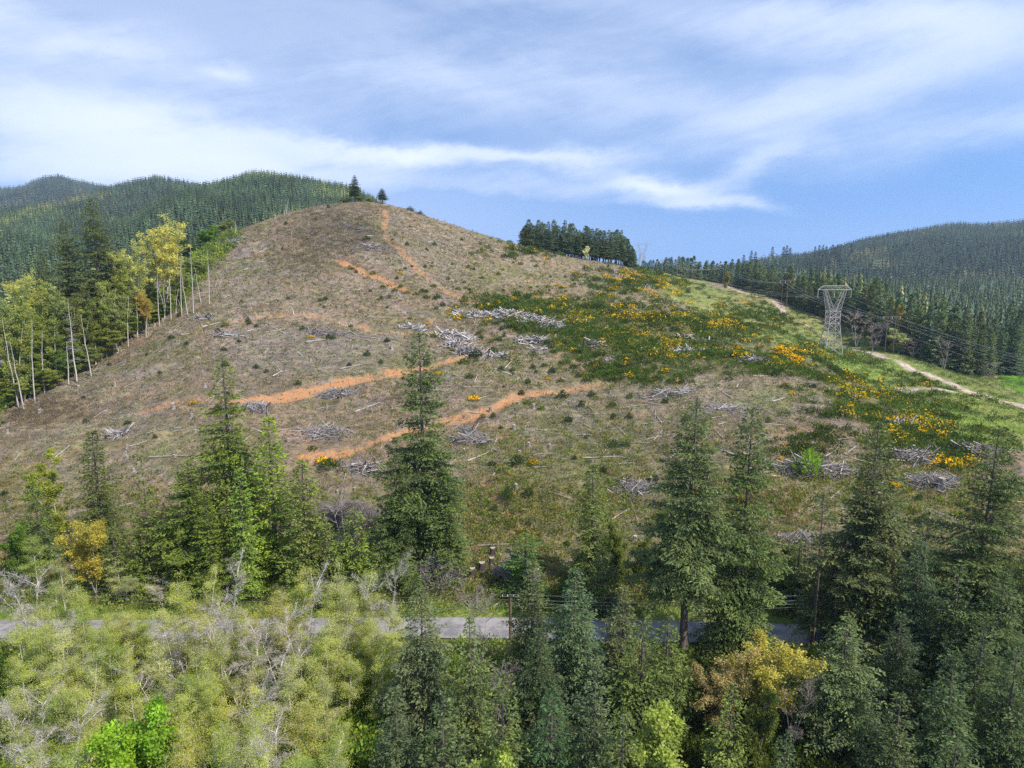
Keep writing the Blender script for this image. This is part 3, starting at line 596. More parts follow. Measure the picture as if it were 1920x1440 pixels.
# ------------------------------------------------------------------ near and middle trees, one by one
def top_at(px, py, Y):
    X, _, Z = at(px, py, Y); g = float(Hq(X, Y)); return float(X), float(Y), g, float(Z) - g
HIDE = (0, -3000, -500)
VAR = {
 'tall':   conifer('douglas_fir', 33, 5.4, .27, 11, droop=.30, dens=1.0, ragged=.35, gap=.15, dead_low=14, power=.72),
 'full':   conifer('douglas_fir', 31, 5.6, .05, 12, droop=.26, dens=1.1, ragged=.32, gap=.10, power=.80),
 'full2':  conifer('douglas_fir', 30, 5.2, .06, 13, droop=.34, dens=1.0, ragged=.36, gap=.15, power=.84),
 'narrow': conifer('douglas_fir', 24, 3.0, .05, 14, droop=.22, dens=1.25, ragged=.28, power=.82),
 'spruce': conifer('spruce_tree', 20, 4.6, .03, 15, droop=.34, dens=1.25, spray=1.2, ragged=.22, power=.82, L=.33, W=.055),
 'spruce2':conifer('spruce_tree', 20, 4.2, .03, 16, droop=.28, dens=1.25, spray=1.2, ragged=.28, power=.86, L=.33, W=.055),
 'young':  conifer('young_fir', 13, 2.7, .03, 17, droop=.16, dens=1.3, spray=1.2, ragged=.2, power=.95, L=.3, W=.052),
 'open':   conifer('douglas_fir', 30, 6.2, .18, 18, droop=.10, dens=.8, ragged=.45, gap=.3, power=.75, dead_low=20),
 'broad':  conifer('douglas_fir', 32, 6.0, .16, 21, droop=.18, dens=1.0, ragged=.4, gap=.2, power=.72, dead_low=10),
 'thin':   conifer('douglas_fir', 22, 2.2, .10, 19, droop=.15, dens=.7, ragged=.5, gap=.45, power=.4, dead_low=30),
}
USED = set()
def place(var, loc, rz, sc, color, name=None):
    p = VAR[var]
    if var not in USED:
        USED.add(var); p.location = loc; p.rotation_euler = (0, 0, rz); p.scale = sc; r = p
        for ch in p.children:
            if ch.name.startswith('crown'): ch.color = (*color, 1)
    else: r = copy_thing(p, loc, rz, sc, color)
    if name: r.name = name
    return r
BASEH = dict(tall=33, full=31, full2=30, narrow=24, spruce=20, spruce2=20, young=13, open=30, thin=22, broad=32); BASER = dict(tall=5.4, full=5.6, full2=5.2, narrow=3.0, spruce=4.6, spruce2=4.2, young=2.7, open=6.2, thin=2.2, broad=6.0)
TREES = [ # variant, top px, top py, distance, crown radius m, colour, label
 ('narrow', 172, 808, 112, 3.4, DARK_G, 'slim dark green fir standing alone at the left foot of the cleared slope'),
 ('full2', 415, 672, 109, 6.4, FIR_G, 'tall shaggy fir, highest of the left roadside clump'),
 ('full', 352, 862, 105, 6.0, FIR_G, 'broad rounded fir on the left flank of the tall shaggy fir'),
 ('narrow', 503, 783, 105, 3.9, YEL_G, 'bright green narrow fir just right of the tall shaggy fir'),
 ('narrow', 566, 862, 101, 3.9, (.085,.105,.03), 'yellowish green fir at the right end of the left roadside clump'),
 ('young', 268, 900, 104, 4.2, FIR_G, 'olive green fir left of the left roadside clump, top below the slope'),
 ('narrow', 448, 878, 100, 2.6, (.12,.135,.03), 'slender yellow-green fir in front of the tall shaggy fir'),
 ('young', 664, 955, 101, 4.2, (.085,.115,.026), 'small bushy bright fir between the left clump and the tallest fir'),
 ('full', 785, 622, 108, 6.6, (.052,.072,.028), 'tallest fir in the middle, ragged thin top and wide skirt'),
 ('full2', 742, 850, 104, 4.4, (.05,.07,.026), 'dark bushy fir pressed against the left side of the tallest middle fir'),
 ('narrow', 830, 880, 105, 3.6, (.055,.078,.026), 'dark fir pressed against the right side of the tallest middle fir'),
 ('narrow', 1112, 872, 104, 3.2, (.07,.09,.03), 'lone thin-topped fir standing between the middle and right tall firs'),
 ('tall', 1302, 748, 84.5, 5.6, (.060,.078,.034), 'tall fir with a long bare dark trunk beside the shaded road'),
 ('full', 1412, 762, 86, 5.2, (.058,.080,.030), 'tall dense fir right of the bare-trunked fir, branches down to the road'),
 ('full2', 1655, 792, 90, 6.8, (.060,.072,.034), 'broad grey-green fir right of the two tall roadside firs'),
 ('open', 1626, 870, 88, 5.2, (.060,.070,.034), 'second stem close against the left side of the broad grey-green fir'),
 ('open', 1868, 800, 86, 6.2, (.050,.066,.026), 'open-branched dark fir near the right edge, slope showing through it'),
 ('thin', 1545, 925, 88, 1.9, (.055,.07,.03), 'thin pole-like fir with sparse foliage between the big right firs'),
 ('thin', 985, 1000, 100, 2.3, (.05,.09,.025), 'small green fir above the utility pole at the roadside bank'),
 ('spruce', 790, 1105, 72, 5.0, (.066,.080,.046), 'large foreground spruce left of the bare grey tree'),
 ('spruce2', 880, 1158, 67, 4.0, BLUE_G, 'blue-green spruce just right of the large foreground spruce'),
 ('spruce2', 1000, 1052, 80, 4.6, (.064,.078,.034), 'olive spruce right of the utility pole, behind the bluish one'),
 ('spruce', 1078, 1066, 75, 4.9, (.054,.080,.046), 'large bluish spruce in the centre of the foreground clump'),
 ('spruce2', 1170, 1098, 79, 4.3, (.072,.085,.044), 'pale olive spruce behind the dark pair in the foreground'),
 ('young', 1208, 1150, 70, 4.4, (.052,.072,.022), 'dark mid-green fir, left one of the foreground pair'),
 ('young', 1256, 1158, 72, 4.2, (.058,.078,.024), 'dark mid-green fir, right one of the foreground pair beside the trunk'),
 ('young', 1032, 1290, 60, 3.6, (.032,.060,.030), 'small very dark fir at the bottom centre of the foreground clump'),
 ('spruce2', 1118, 1235, 61, 4.0, (.058,.078,.042), 'grey-green spruce at the bottom, right of the very dark fir'),
 ('young', 940, 1262, 60, 3.8, (.065,.085,.03), 'olive fir at the bottom, left of the very dark fir'),
 ('spruce', 1592, 1158, 69, 5.0, (.068,.090,.046), 'pale green spruce right of the yellow maple'),
 ('spruce', 1728, 1015, 82, 4.6, (.046,.070,.040), 'dark blue-green spruce behind the pale green one'),
 ('spruce2', 1800, 1060, 78, 4.8, (.048,.070,.032), 'dark spruce in the right foreground mass, below the open-branched fir'),
 ('spruce', 1885, 1075, 76, 5.0, (.050,.072,.032), 'dark spruce touching the right edge, upper one'),
 ('spruce2', 1790, 1222, 62, 4.8, (.042,.064,.030), 'big dark spruce at the bottom right'),
 ('spruce', 1908, 1205, 62, 4.6, (.044,.064,.028), 'dark spruce touching the right edge, lower one'),
 ('spruce2', 1690, 1150, 74, 4.0, (.036,.052,.028), 'shaded very dark spruce between the pale green and the big dark ones'),
 ('young', 1478, 1372, 55, 2.6, (.055,.075,.04), 'little grey-green fir at the bottom, left of the pale green spruce'),
 ('young', 1372, 1285, 62, 3.0, (.085,.11,.032), 'soft light green conifer in front of the yellow maple'),
 ('young', 560, 1010, 99, 2.6, (.075,.105,.028), 'short bright fir filling the foot of the left roadside clump'),
 ('young', 60, 905, 106, 3.2, (.055,.08,.025), 'dark bushy fir near the left edge behind the pale tree'),
 ('spruce', 1945, 1010, 80, 4.6, (.05,.07,.03), 'dark spruce cut by the right edge, highest one'),
 ('spruce2', 1850, 1150, 68, 4.6, (.044,.062,.026), 'dark spruce behind the big bottom right one'),
 ('spruce2', 1690, 1300, 58, 4.2, (.046,.062,.028), 'dark spruce at the bottom between the pale green and the big dark spruce'),
 ('young', 1640, 1060, 84, 3.6, (.06,.08,.03), 'young olive fir under the broad grey-green fir'),
 ('spruce', 1010, 1180, 70, 4.2, (.036,.052,.026), 'shaded dark spruce left of the large bluish one'),
 ('young', 830, 1300, 60, 4.0, (.055,.075,.035), 'grey-green fir at the bottom below the large foreground spruce'),
 ('young', 1170, 1330, 57, 3.8, (.06,.08,.028), 'dark olive fir at the bottom left of the lime tree'),
 ('spruce2', 740, 1290, 62, 4.2, (.05,.066,.036), 'dark spruce at the right end of the alder thicket'),
 ('young', 1800, 1370, 52, 3.8, (.05,.07,.03), 'dark fir at the bottom edge under the big dark spruce'),
 ('young', 1130, 1020, 97, 3.0, (.06,.08,.03), 'small fir on the far verge below the lone thin-topped fir'),
 ('young', 1500, 1010, 98, 3.4, (.07,.09,.03), 'ragged fir on the far verge between the big right firs'),
 ('young', 1740, 960, 100, 3.8, (.05,.065,.03), 'dark fir on the far verge right of the broad grey-green fir'),
 ('narrow', 385, 935, 100, 3.0, FIR_G, 'dark fir low in the middle of the left roadside clump'),
 ('young', 610, 975, 100, 3.0, (.08,.1,.03), 'small olive fir right of the left roadside clump'),
 ('young', 210, 985, 102, 2.8, (.07,.09,.03), 'small fir right of the deep yellow maple'),
]
rnd = random.Random(4)
def put_tree(v, px, py, Y, R, col, label, cat='conifer', group=None):
    X, Y, g, h = top_at(px, py, Y); s = R * (1.3 if Y > 83 else 1.12) / BASER[v]; col = (col[0] * 1.16 if col[0] < .088 else col[0] * .9, col[1] * 1.12, col[2] * .85); return tag(place(v, (X, Y, g), rnd.uniform(0, 6.28), (s, s, h / BASEH[v]), col), label, cat, group)
for a in TREES: put_tree(*a, group='roadside and foreground conifers')

# broadleaved trees
AL = [broadleaf('alder_tree', 13, 2.6, 100 + k, cb=.18, leaves=n, leaf=lf, base=(1, 1, 1), clump=.9, fine=2.5, shape=sh, twig_col=tc, trunk_col=(.55,.51,.47), stems=st_)
      for k, (n, lf, sh, tc, st_) in enumerate([(10500,.10,'oval',(.56,.52,.36),1), (9000,.095,'spire',(.58,.54,.40),1), (11500,.10,'oval',(.54,.50,.34),2), (1800,.09,'fan',(.52,.46,.43),2), (8000,.095,'spire',(.56,.53,.37),1)])]
BARE = broadleaf('bare_tree', 12, 3.2, 120, cb=.2, leaves=350, leaf=.12, base=(1, 1, 1), fine=1.7, shape='fan', twig_col=(.33, .27, .25), stems=3)
MAPLE = broadleaf('maple_tree', 12, 4.2, 121, cb=.22, leaves=15000, leaf=.17, base=(1, 1, 1), fine=1.7, shape='fan', twig_col=(.26, .19, .14), stems=4, clump=.5)
TALLM = broadleaf('maple_tree', 26, 5.5, 122, cb=.42, leaves=12000, leaf=.34, base=(1, 1, 1), fine=.9, shape='fan', twig_col=(.34, .29, .24), trunk_col=(.40, .35, .31), stems=4, clump=.9)
BUSHY = broadleaf('leafy_tree', 9, 3.4, 123, cb=.1, leaves=24000, leaf=.2, base=(1, 1, 1), fine=1.1, shape='oval', twig_col=(.24, .20, .14), stems=3, clump=.6)
EDGE = broadleaf('alder_tree', 20, 3.6, 124, cb=.12, leaves=14000, leaf=.28, base=(1, 1, 1), fine=.9, shape='oval', twig_col=(.33, .29, .22), trunk_col=(.42, .38, .33), stems=2, clump=.8)
FIRST = set()
def put(proto, px, py, Y, R, R0, H0, col, label, cat, group=None, h=None):
    X, Y, g, hh = top_at(px, py, Y); hh = h or hh; s = R / R0; sc = (s, s, hh / H0); rz = rnd.uniform(0, 6.28)
    if proto not in FIRST:
        FIRST.add(proto); r = proto; r.location = (X, Y, g); r.rotation_euler = (0, 0, rz); r.scale = sc
        for ch in r.children:
            if ch.name.startswith('crown'): ch.color = (*col, 1)
    else: r = copy_thing(proto, (X, Y, g), rz, sc, col)
    return tag(r, label, cat, group)
LG = (.40, .43, .08); LY = (.46, .44, .09); GG = (.28, .36, .05); PALE = (.43, .44, .16)
YEL = (.55, .38, .02)
put(MAPLE, 1452, 1196, 71, 6.2, 4.2, 12, (.46, .40, .08), 'yellow-leaved maple in front of the shaded road', 'maple')
put(MAPLE, 1352, 1232, 70, 4.4, 4.2, 12, (.42, .33, .13), 'thin orange-tinged maple left of the yellow one, twigs showing', 'maple')
put(MAPLE, 165, 975, 100, 5.4, 4.2, 12, (.46, .38, .06), 'deep yellow maple at the left below the slim dark fir', 'maple')
put(BUSHY, 1262, 1365, 57, 5.4, 3.4, 9, (.32, .37, .08), 'lime green leafy tree at the bottom, left of the little fir', 'leafy tree')
put(BUSHY, 905, 1405, 54, 4.0, 3.4, 9, (.30, .35, .08), 'lime green tree top at the bottom edge under the blue-green spruce', 'leafy tree')
put(BUSHY, 245, 1330, 58, 4.6, 3.4, 9, (.22, .36, .03), 'vivid green leafy tree in the gap of the lower left thicket', 'leafy tree')
put(BUSHY, 225, 1395, 54, 5.0, 3.4, 9, (.27, .41, .035), 'brightest green leafy tree at the bottom left', 'leafy tree')
put(BUSHY, 20, 985, 101, 3.2, 3.4, 9, (.14, .22, .03), 'green leafy tree at the left edge under the slope', 'leafy tree')
put(EDGE, 92, 850, 112, 3.6, 3.6, 20, (.30, .32, .05), 'pale yellow-green tree left of the slim dark fir', 'broadleaved tree')
put(BUSHY, 975, 1040, 103, 2.0, 3.4, 9, (.14, .22, .03), 'green shrubby tree on the roadside bank right of the dark stumps', 'leafy tree')
put(BUSHY, 1060, 1085, 98, 2.4, 3.4, 9, (.09, .17, .03), 'green shrubby tree behind the olive spruce', 'leafy tree')
put(BARE, 895, 1105, 78, 2.6, 3.2, 12, (.2, .2, .12), 'bare pale grey tree in front of the road between two spruces', 'bare tree')
put(BARE, 925, 1255, 68, 2.4, 3.2, 12, (.2, .2, .12), 'lower bare grey crown under the pale bare tree', 'bare tree')
put(BARE, 650, 930, 103, 4.2, 3.2, 12, (.12, .10, .08), 'dark bare bushy tree behind the small bright fir', 'bare tree')
put(BARE, 825, 1048, 102, 2.4, 3.2, 12, (.2, .2, .12), 'grey bare shrub on the bank right of the tallest fir', 'bare tree')
put(BARE, 1495, 1275, 68, 2.6, 3.2, 12, (.3, .24, .1), 'bare brownish tree under the yellow maple', 'bare tree')
put(BUSHY, 1420, 1300, 62, 2.8, 3.4, 9, (.13, .15, .03), 'olive leafy tree below the yellow maple', 'leafy tree')
# roadside scrub trees on the far verge (right)
for (x, y, Y, R, c, l) in [(1200, 1010, 101, 2.6, (.14,.17,.03), 'olive scrub tree on the verge left of the bare-trunked fir'), (1340, 1060, 99, 2.4, (.16,.15,.05), 'tan scrub tree behind the bare-trunked fir'),
                           (1480, 1020, 102, 2.6, (.12,.14,.04), 'dull green scrub tree between the big right firs'), (1580, 1090, 99, 2.4, (.2,.22,.03), 'yellowish scrub tree at the road right of the thin pole-like fir'),
                           (1720, 1020, 101, 3.0, (.1,.12,.03), 'dark scrub tree behind the broad grey-green fir'), (1250, 960, 104, 2.2, (.13,.2,.03), 'green scrub tree at the slope foot left of the bare-trunked fir'),
 (1160, 985, 101, 2.6, (.16,.2,.04), 'green sapling clump right of the lone thin-topped fir')]:
    put(BUSHY, x, y, Y, R, 3.4, 9, c, l, 'leafy tree')

# the lower left alder thicket
ORD = ['first','second','third','fourth','fifth','sixth','seventh','eighth','ninth','tenth','eleventh','twelfth','thirteenth','fourteenth','fifteenth','sixteenth','seventeenth','eighteenth','nineteenth','twentieth']
rows = [(83, 1078, 15), (80, 1130, 18), (76, 1180, 17), (72.5, 1215, 14), (68, 1262, 14), (63.5, 1312, 13), (59, 1362, 12), (54.5, 1408, 11)]
rowname = ['row nearest the road, tops across the asphalt', 'second row from the road', 'third row from the road', 'fourth row from the road', 'fourth row up from the bottom edge', 'third row up from the bottom edge', 'second row up from the bottom edge', 'row along the bottom edge']
for ri, (Y, py, n) in enumerate(rows):
    for k in range(n):
        px = 10 + (k + .5 + rnd.uniform(-.38, .38)) * 735 / n; yy = Y + rnd.uniform(-1.8, 1.8); p2 = py + rnd.uniform(-26, 24)
        if ri < 3 and (170 < px < 270 or 460 < px < 520): p2 += [80, 30, 10][ri]
        if 190 < px < 300 and ri in (5, 6, 7): continue
        if px > 640 and ri > 3: continue
        q = rnd.random()
        if (px < 120 and ri in (3, 4, 5) and q > .45) or q > .82: pr, c, ad = AL[3], (.32, .32, .18), 'bare greyish'
        else:
            pr = AL[rnd.choice([0, 1, 2, 4])]; c = rnd.choice([LG, LG, LY, GG, PALE, (.36,.40,.07)]); ad = {LG: 'fresh green', LY: 'yellow-green', GG: 'bright green', PALE: 'pale green'}.get(c, 'light green')
        put(pr, px, p2, yy, rnd.uniform(2.3, 3.4), 2.6, 13, c, f'{ad} alder, {ORD[k]} from left in the {rowname[ri]}', 'alder', 'alders of the lower left thicket')
# alders on the far verge of the road, left half
for k, (px, py, Y, c, ad) in enumerate([(60,1010,100,GG,'green'),(110,1040,97,PALE,'pale'),(230,1060,99,PALE,'pale'),(300,1085,98,LY,'yellow-green'),(395,1075,98,PALE,'pale'),(440,1045,99,(.2,.2,.12),'bare-topped'),(520,1095,98,LG,'green'),(600,1085,98,GG,'bright green'),(655,1075,99,PALE,'pale'),(700,1110,98,LG,'fresh green')]):
    put(AL[k % 5], px, py, Y, 2.6, 2.6, 13, c, f'{ad} alder on the far verge, {ORD[k]} from the left edge', 'alder', 'alders on the far verge')

# ------------------------------------------------------------------ left forest edge along the clearing
put(TALLM, 295, 424, 252, 8.6, 5.5, 26, (.54, .49, .13), 'tall golden yellow tree at the left edge of the clearing', 'yellow tree')
put(TALLM, 238, 470, 240, 6.2, 5.5, 26, (.46, .45, .13), 'shorter yellow tree left of the tall golden one', 'yellow tree')
put(TALLM, 55, 525, 235, 7.0, 5.5, 26, (.48, .46, .12), 'round yellow tree by the left edge below the dark firs', 'yellow tree')
put(TALLM, 272, 560, 238, 3.6, 5.5, 26, (.50, .36, .08), 'low orange-yellow tree at the foot of the tall golden one', 'yellow tree', h=14)
for (v, x, y, Y, R, l) in [('broad', 170, 372, 236, 8.6, 'very tall dark fir, biggest above the left forest edge'), ('broad', 114, 408, 240, 6.8, 'tall dark fir left of the very tall one'), ('full', 215, 470, 244, 4.4, 'dark fir half hidden right of the very tall one'), ('full', 75, 470, 240, 5.5, 'dark fir leaning out left behind the tall pair')]:
    put_tree(v, x, y, Y, R, (.055, .068, .030), l, group='firs above the left forest edge')
edge = [(10,600,LY),(40,640,GG),(75,600,LG),(95,655,(.22,.24,.04)),(5,680,GG),(35,720,(.13,.18,.03)),(60,560,LY),(110,590,(.25,.24,.05)),(140,600,(.22,.25,.05)),(165,640,GG),(185,590,(.2,.2,.04)),(205,610,(.26,.26,.05)),(225,560,LG),(150,560,(.2,.19,.05)),(190,655,(.12,.17,.03)),(232,620,GG),(20,560,PALE),(250,590,(.25,.3,.06)),(372,588,GG),(345,570,(.18,.26,.04)),(262,540,LY),(130,640,(.16,.2,.03)),(3,740,(.12,.16,.03)),(88,690,(.14,.2,.03))]
edge += [(120,560,PALE),(150,585,LY),(180,600,LG),(200,560,PALE),(215,530,LY),(235,600,LG),(255,570,PALE),(335,540,PALE),(318,520,LY),(360,545,LG),(385,560,PALE),(30,585,PALE),(60,610,LY),(85,640,LG)] + [(float(px), float(np.interp(px, [0, 100, 200, 330], [760, 700, 640, 575]) - dy), c) for px, dy, c in [(8,20,GG),(28,5,LY),(48,25,GG),(70,0,LY),(90,22,(.2,.3,.05)),(112,8,LY),(130,30,GG),(150,0,PALE),(172,24,LG),(195,6,LY),(212,28,GG),(240,10,LG),(262,22,LY),(285,4,GG),(310,18,LG),(338,10,GG)]]
for k, (px, py, c) in enumerate(edge):
    c = (c[0] * .50 + .05, c[1] * .56 + .05, c[2] * .5 + .02)
    bx = np.interp(px, [0, 100, 200, 330, 400], [176, 196, 218, 262, 300]); Y = bx + (4 + 18 * rnd.random() if k < 38 else 1 + 3 * rnd.random())
    if 100 < px < 260 and py < 620: Y = bx + 2 + 8 * rnd.random()
    tier = 'upper' if py < 590 else 'middle' if py < 650 else 'lower'; same = sorted((t[0], t[1]) for t in edge if ('upper' if t[1] < 590 else 'middle' if t[1] < 650 else 'lower') == tier)
    put(EDGE, px, py - 28, Y, rnd.uniform(4.0, 5.6), 3.6, 20, c, f'leafy tree on the left forest edge, {ORD[min(19, same.index((px, py)))]} from left in the {tier} tier', 'leafy tree', 'leafy trees of the left forest edge', h=max(7, top_at(px, py - 28, Y)[3]))
SN = [snag('dead_tree', 20, 201, 90, 3.4, (.50, .46, .43), upw=-.15), snag('dead_tree', 16, 202, 10, 1.4, (.50, .45, .40), .10), snag('dead_tree', 16, 203, 5, 1.0, (.46, .42, .38), -.10), snag('dead_tree', 16, 204, 22, 2.0, (.52, .48, .44), .04, upw=.7)]
snl = [(1,180,560,222,'slim grey trunk beside the dark firs, first of the thin ones',0),(3,250,545,236,'thin bare tree between the two yellow trees',0),(1,325,540,258,'thin pale stem behind the golden trunk',0),(2,372,500,268,'thin leaning stem near the forked tree',0),(1,45,600,184,'pale stem in the left edge trees, near the border',0),(3,120,640,196,'bare bushy stem below the spiky spruce',0),(1,192,610,219,'short pale stem at the foot of the dark firs',0),(2,340,560,262,'short leaning snag right of the golden trunk',0),(1,288,500,246,'tall pale stem left of the golden trunk',0),
    (0,125,555,198,'spiky grey dead spruce with whorls of bare twigs at the forest edge',0),(2,160,590,202,'leaning bare pole just right of the spiky dead spruce',0),(3,352,448,255,'tall forked bare tree right of the golden tree, on the clearing edge',0),(1,330,475,252,'bare tree left of the tall forked one',0),(2,345,500,255,'leaning bare trunk crossing behind the forked bare tree',0),
    (1,230,555,226,'broken pale trunk standing at the forest edge below the yellow trees',0),(1,268,582,236,'short broken snag left of the golden tree trunk',0),(2,215,580,224,'thin leaning pale trunk at the forest edge',0),(1,95,610,196,'pale bare trunk low in the left edge trees',0),(2,15,600,182,'leaning bare pole at the left edge, upper one',0),(2,30,640,180,'leaning bare pole at the left edge, lower one',0),(1,68,620,190,'thin grey trunk among the lower left edge trees',0),
    (1,410,528,285,'short grey snag standing alone on the clearing edge',0),(1,402,532,283,'shorter snag left of the lone grey one',0),(3,310,470,250,'slim bare tree right against the golden tree',0),(1,535,372,372,'taller of two white snags on the left skyline of the hill',0),(1,531,385,371,'shorter of two white snags on the left skyline of the hill',0),(1,545,435,340,'white snag on the upper slope below the skyline snags',0),(3,438,412,345,'bare bushy tree at the skyline left of the white snags',0),(1,205,540,226,'pale trunk between the dark firs and yellow trees',0),(3,385,470,262,'thin bare tree furthest right of the forest edge',0)]
for k, (v, px, py, Y, l, _) in enumerate(snl):
    X, Y, g, h = top_at(px, py, Y); h = max(4, min(h, 24)); p = SN[v]
    if p not in FIRST: FIRST.add(p); r = p; r.location = (X, Y, g); r.scale = (1, 1, h / (20 if v == 0 else 16))
    else: r = copy_thing(p, (X, Y, g), rnd.uniform(-.6, .6), (1, 1, h / (20 if v == 0 else 16)))
    tag(r, l, 'dead tree', 'dead trees and snags')
# crest of the hill
put_tree('tall', 664, 328, 404, 3.4, (.04, .055, .03), 'dark tall tree standing on the hilltop', group='trees on the hilltop')
put_tree('tall', 716, 353, 402, 3.0, (.04, .055, .03), 'shorter dark tree right of the tall one on the hilltop', group='trees on the hilltop')
put_tree('young', 769, 386, 404, 2.6, (.045, .065, .025), 'round dark seedling on the skyline right of the hilltop trees', group='trees on the hilltop')
put_tree('young', 788, 394, 405, 1.9, (.045, .06, .03), 'smaller seedling further right on the skyline', group='trees on the hilltop')
put_tree('young', 655, 365, 402, 2.4, (.06, .075, .03), 'small dark tree at the foot of the tall hilltop tree', group='trees on the hilltop')
for (x, y, R, c, l) in [(675,366,4.5,(.22,.22,.1),'pale bushy tree between the two hilltop trees'),(692,370,3.6,(.25,.27,.08),'light green bush on the hilltop'),(645,372,3.4,(.24,.2,.1),'brown bush left of the tall hilltop tree')]:
    put(BUSHY, x, y, 404, R, 3.4, 9, c, l, 'bush')
for (x, y, Y, R, c, l) in [(420,388,368,6,(.24,.27,.09),'pale spreading bush on the left skyline'),(380,440,345,7,(.13,.24,.03),'bright green tree clump left of the bare skyline bush'),(355,455,335,6,(.08,.14,.03),'dark green tree clump at the upper forest edge'),(400,425,352,5,(.15,.24,.03),'light green clump on the upper forest edge')]:
    put(BUSHY, x, y, Y, R, 3.4, 9, c, l, 'broadleaved tree', h=9)
put(BUSHY, 1100, 462, 455, 3.6, 3.4, 9, (.62, .60, .42), 'cream blossoming tree in front of the ridge grove', 'blossoming tree')

# ------------------------------------------------------------------ plantation trees: grove on the ridge, forest along the corridor
GROVE = [conifer('grove_fir', 28, 2.8, .22, 300 + k, droop=.15, dens=.7, L=.7, W=.16, power=.55, spray=.4, ragged=.55, gap=.35, base=(1, 1, 1), trunk_col=(.15, .12, .11), dead_low=30) for k in range(5)]
FORE = [conifer('forest_fir', 28, 3.5, .05, 310 + k, droop=.2, dens=.62, L=.8, W=.20, power=.8, spray=.34, ragged=.3, base=(1, 1, 1)) for k in range(4)]
def put_p(protos, X, Y, h, R, R0, H0, col, label, cat, group):
    p = rnd.choice(protos); g = float(Hq(X, Y)); s = R / R0; sc = (s, s, h / H0)
    if p not in FIRST:
        FIRST.add(p); r = p; r.location = (X, Y, g); r.scale = sc
        for ch in r.children:
            if ch.name.startswith('crown'): ch.color = (*col, 1)
    else: r = copy_thing(p, (X, Y, g), rnd.uniform(0, 6.28), sc, col)
    return tag(r, label, cat, group)
def ranked(items, kind, where):          # items sorted left to right; label each by its place in its short stretch
    return
rngG = np.random.default_rng(8)
def gcol(b=1.0): k = rngG.uniform(.8, 1.2) * b; w_ = rngG.uniform(-.12, .18); return (.064 * k * (1 + w_), .088 * k, .044 * k * (1 - w_))
line = [(978,456),(1000,466),(1040,478),(1100,490),(1150,497),(1192,503)]; tops = [(978,436),(985,418),(1010,413),(1060,420),(1100,428),(1130,436),(1160,436),(1180,446),(1192,462)]
rown = ['front row', 'second row', 'third row', 'back row']
for ri in range(4):
    n = [26, 22, 20, 18][ri]
    for k in range(n):
        px = 977 + (k + .5 + rnd.uniform(-.35, .35)) * 215 / n; Y = np.interp(px, [977, 1100, 1192], [446, 462, 476]) + ri * 9 + rnd.uniform(-2, 2)
        X = float((px - 960) / F * Y * 1.0); tpy = np.interp(px, [t[0] for t in tops], [t[1] for t in tops]) + rnd.uniform(-7, 18)
        _, _, zt = at(px, tpy, Y); X = float(at(px, 480, Y)[0]); h = float(zt) - float(Hq(X, Y))
        if k == n - 1 and ri == 0: h *= .8
        put_p(GROVE if px < 1175 else FORE, X, Y, max(12, h), rnd.uniform(2.0, 3.6), 2.5 if px < 1175 else 3.5, 28, gcol(), f'{ORD[k] + " fir from left" if k < 13 else ORD[n - 1 - k] + " fir from right"} in the {rown[ri]} of the ridge grove', 'fir', 'firs of the grove on the ridge')
# forest edge: rows behind the clearing line
fx, fy = FRONT[:, 0], FRONT[:, 1]; FXw, FYw, _ = hit(np.arange(1200, 1940, 6), np.interp(np.arange(1200, 1940, 6), fx, fy) + 2)
_ok = ~np.isnan(FYw); FYw = np.interp(np.arange(1200, 1940, 6), np.arange(1200, 1940, 6)[_ok], FYw[_ok]); FYw = np.convolve(np.pad(FYw, 3, "edge"), np.ones(7) / 7, "valid"); FYw = np.minimum(FYw, np.interp(np.arange(1200, 1940, 6), [1200, 1260, 1320], [640, 680, 760]))
def front_y(px): return float(np.interp(px, np.arange(1200, 1940, 6), FYw))
def forest_top(px): return float(np.interp(px, [1200, 1260, 1330, 1400, 1500, 1600, 1700, 1800, 1920], [492, 484, 482, 488, 500, 508, 518, 520, 532]))
stretch = [(1200, 'behind the far pylon'), (1262, 'above the far bend of the gravel track'), (1360, 'behind the second pair of poles'), (1450, 'behind the poles left of the pylon'), (1545, 'behind the near pylon'), (1600, 'behind the pale bare bushes'), (1690, 'right of the nearest pair of poles'), (1790, 'above the green field corner'), (1990, '')]
cnt = {}; forest_front = []
for ri in range(3):
    px = 1204. + ri * 3
    while px < 1930:
        Y = front_y(px) + 4 + ri * 9 + rnd.uniform(-2.5, 2.5); X = float(at(px, 560, Y)[0]); hpx = np.interp(px, [1200, 1300, 1450, 1640, 1850, 1930], [14, 18, 24, 29, 32, 31]) * rnd.uniform(.62, 1.15)
        forest_front.append((px, ri, X, Y, hpx)); px += np.interp(px, [1200, 1450, 1930], [10, 14, 24]) * rnd.uniform(.6, 1.4)
forest_front.sort(key=lambda t: (t[1], t[0]))
for px, ri, X, Y, h in forest_front:
    si = max(i for i, s in enumerate(stretch) if px >= s[0]); cnt[(ri, si)] = cnt.get((ri, si), 0) + 1; o = ORD[min(19, cnt[(ri, si)] - 1)]
    if px < 1430: h = float(np.clip(float(at(px, forest_top(px) + rnd.uniform(-4, 9), Y)[2]) - float(Hq(X, Y)), 12, 42))
    put_p(FORE, X, Y, h, rnd.uniform(3.6, 5.6) * (h / 28) ** .6, 3.5, 28, gcol(1.15), f'{o} from left of the {["edge", "second-row", "third-row"][ri]} forest firs {stretch[si][1]}', 'fir', 'firs of the forest beside the power line')

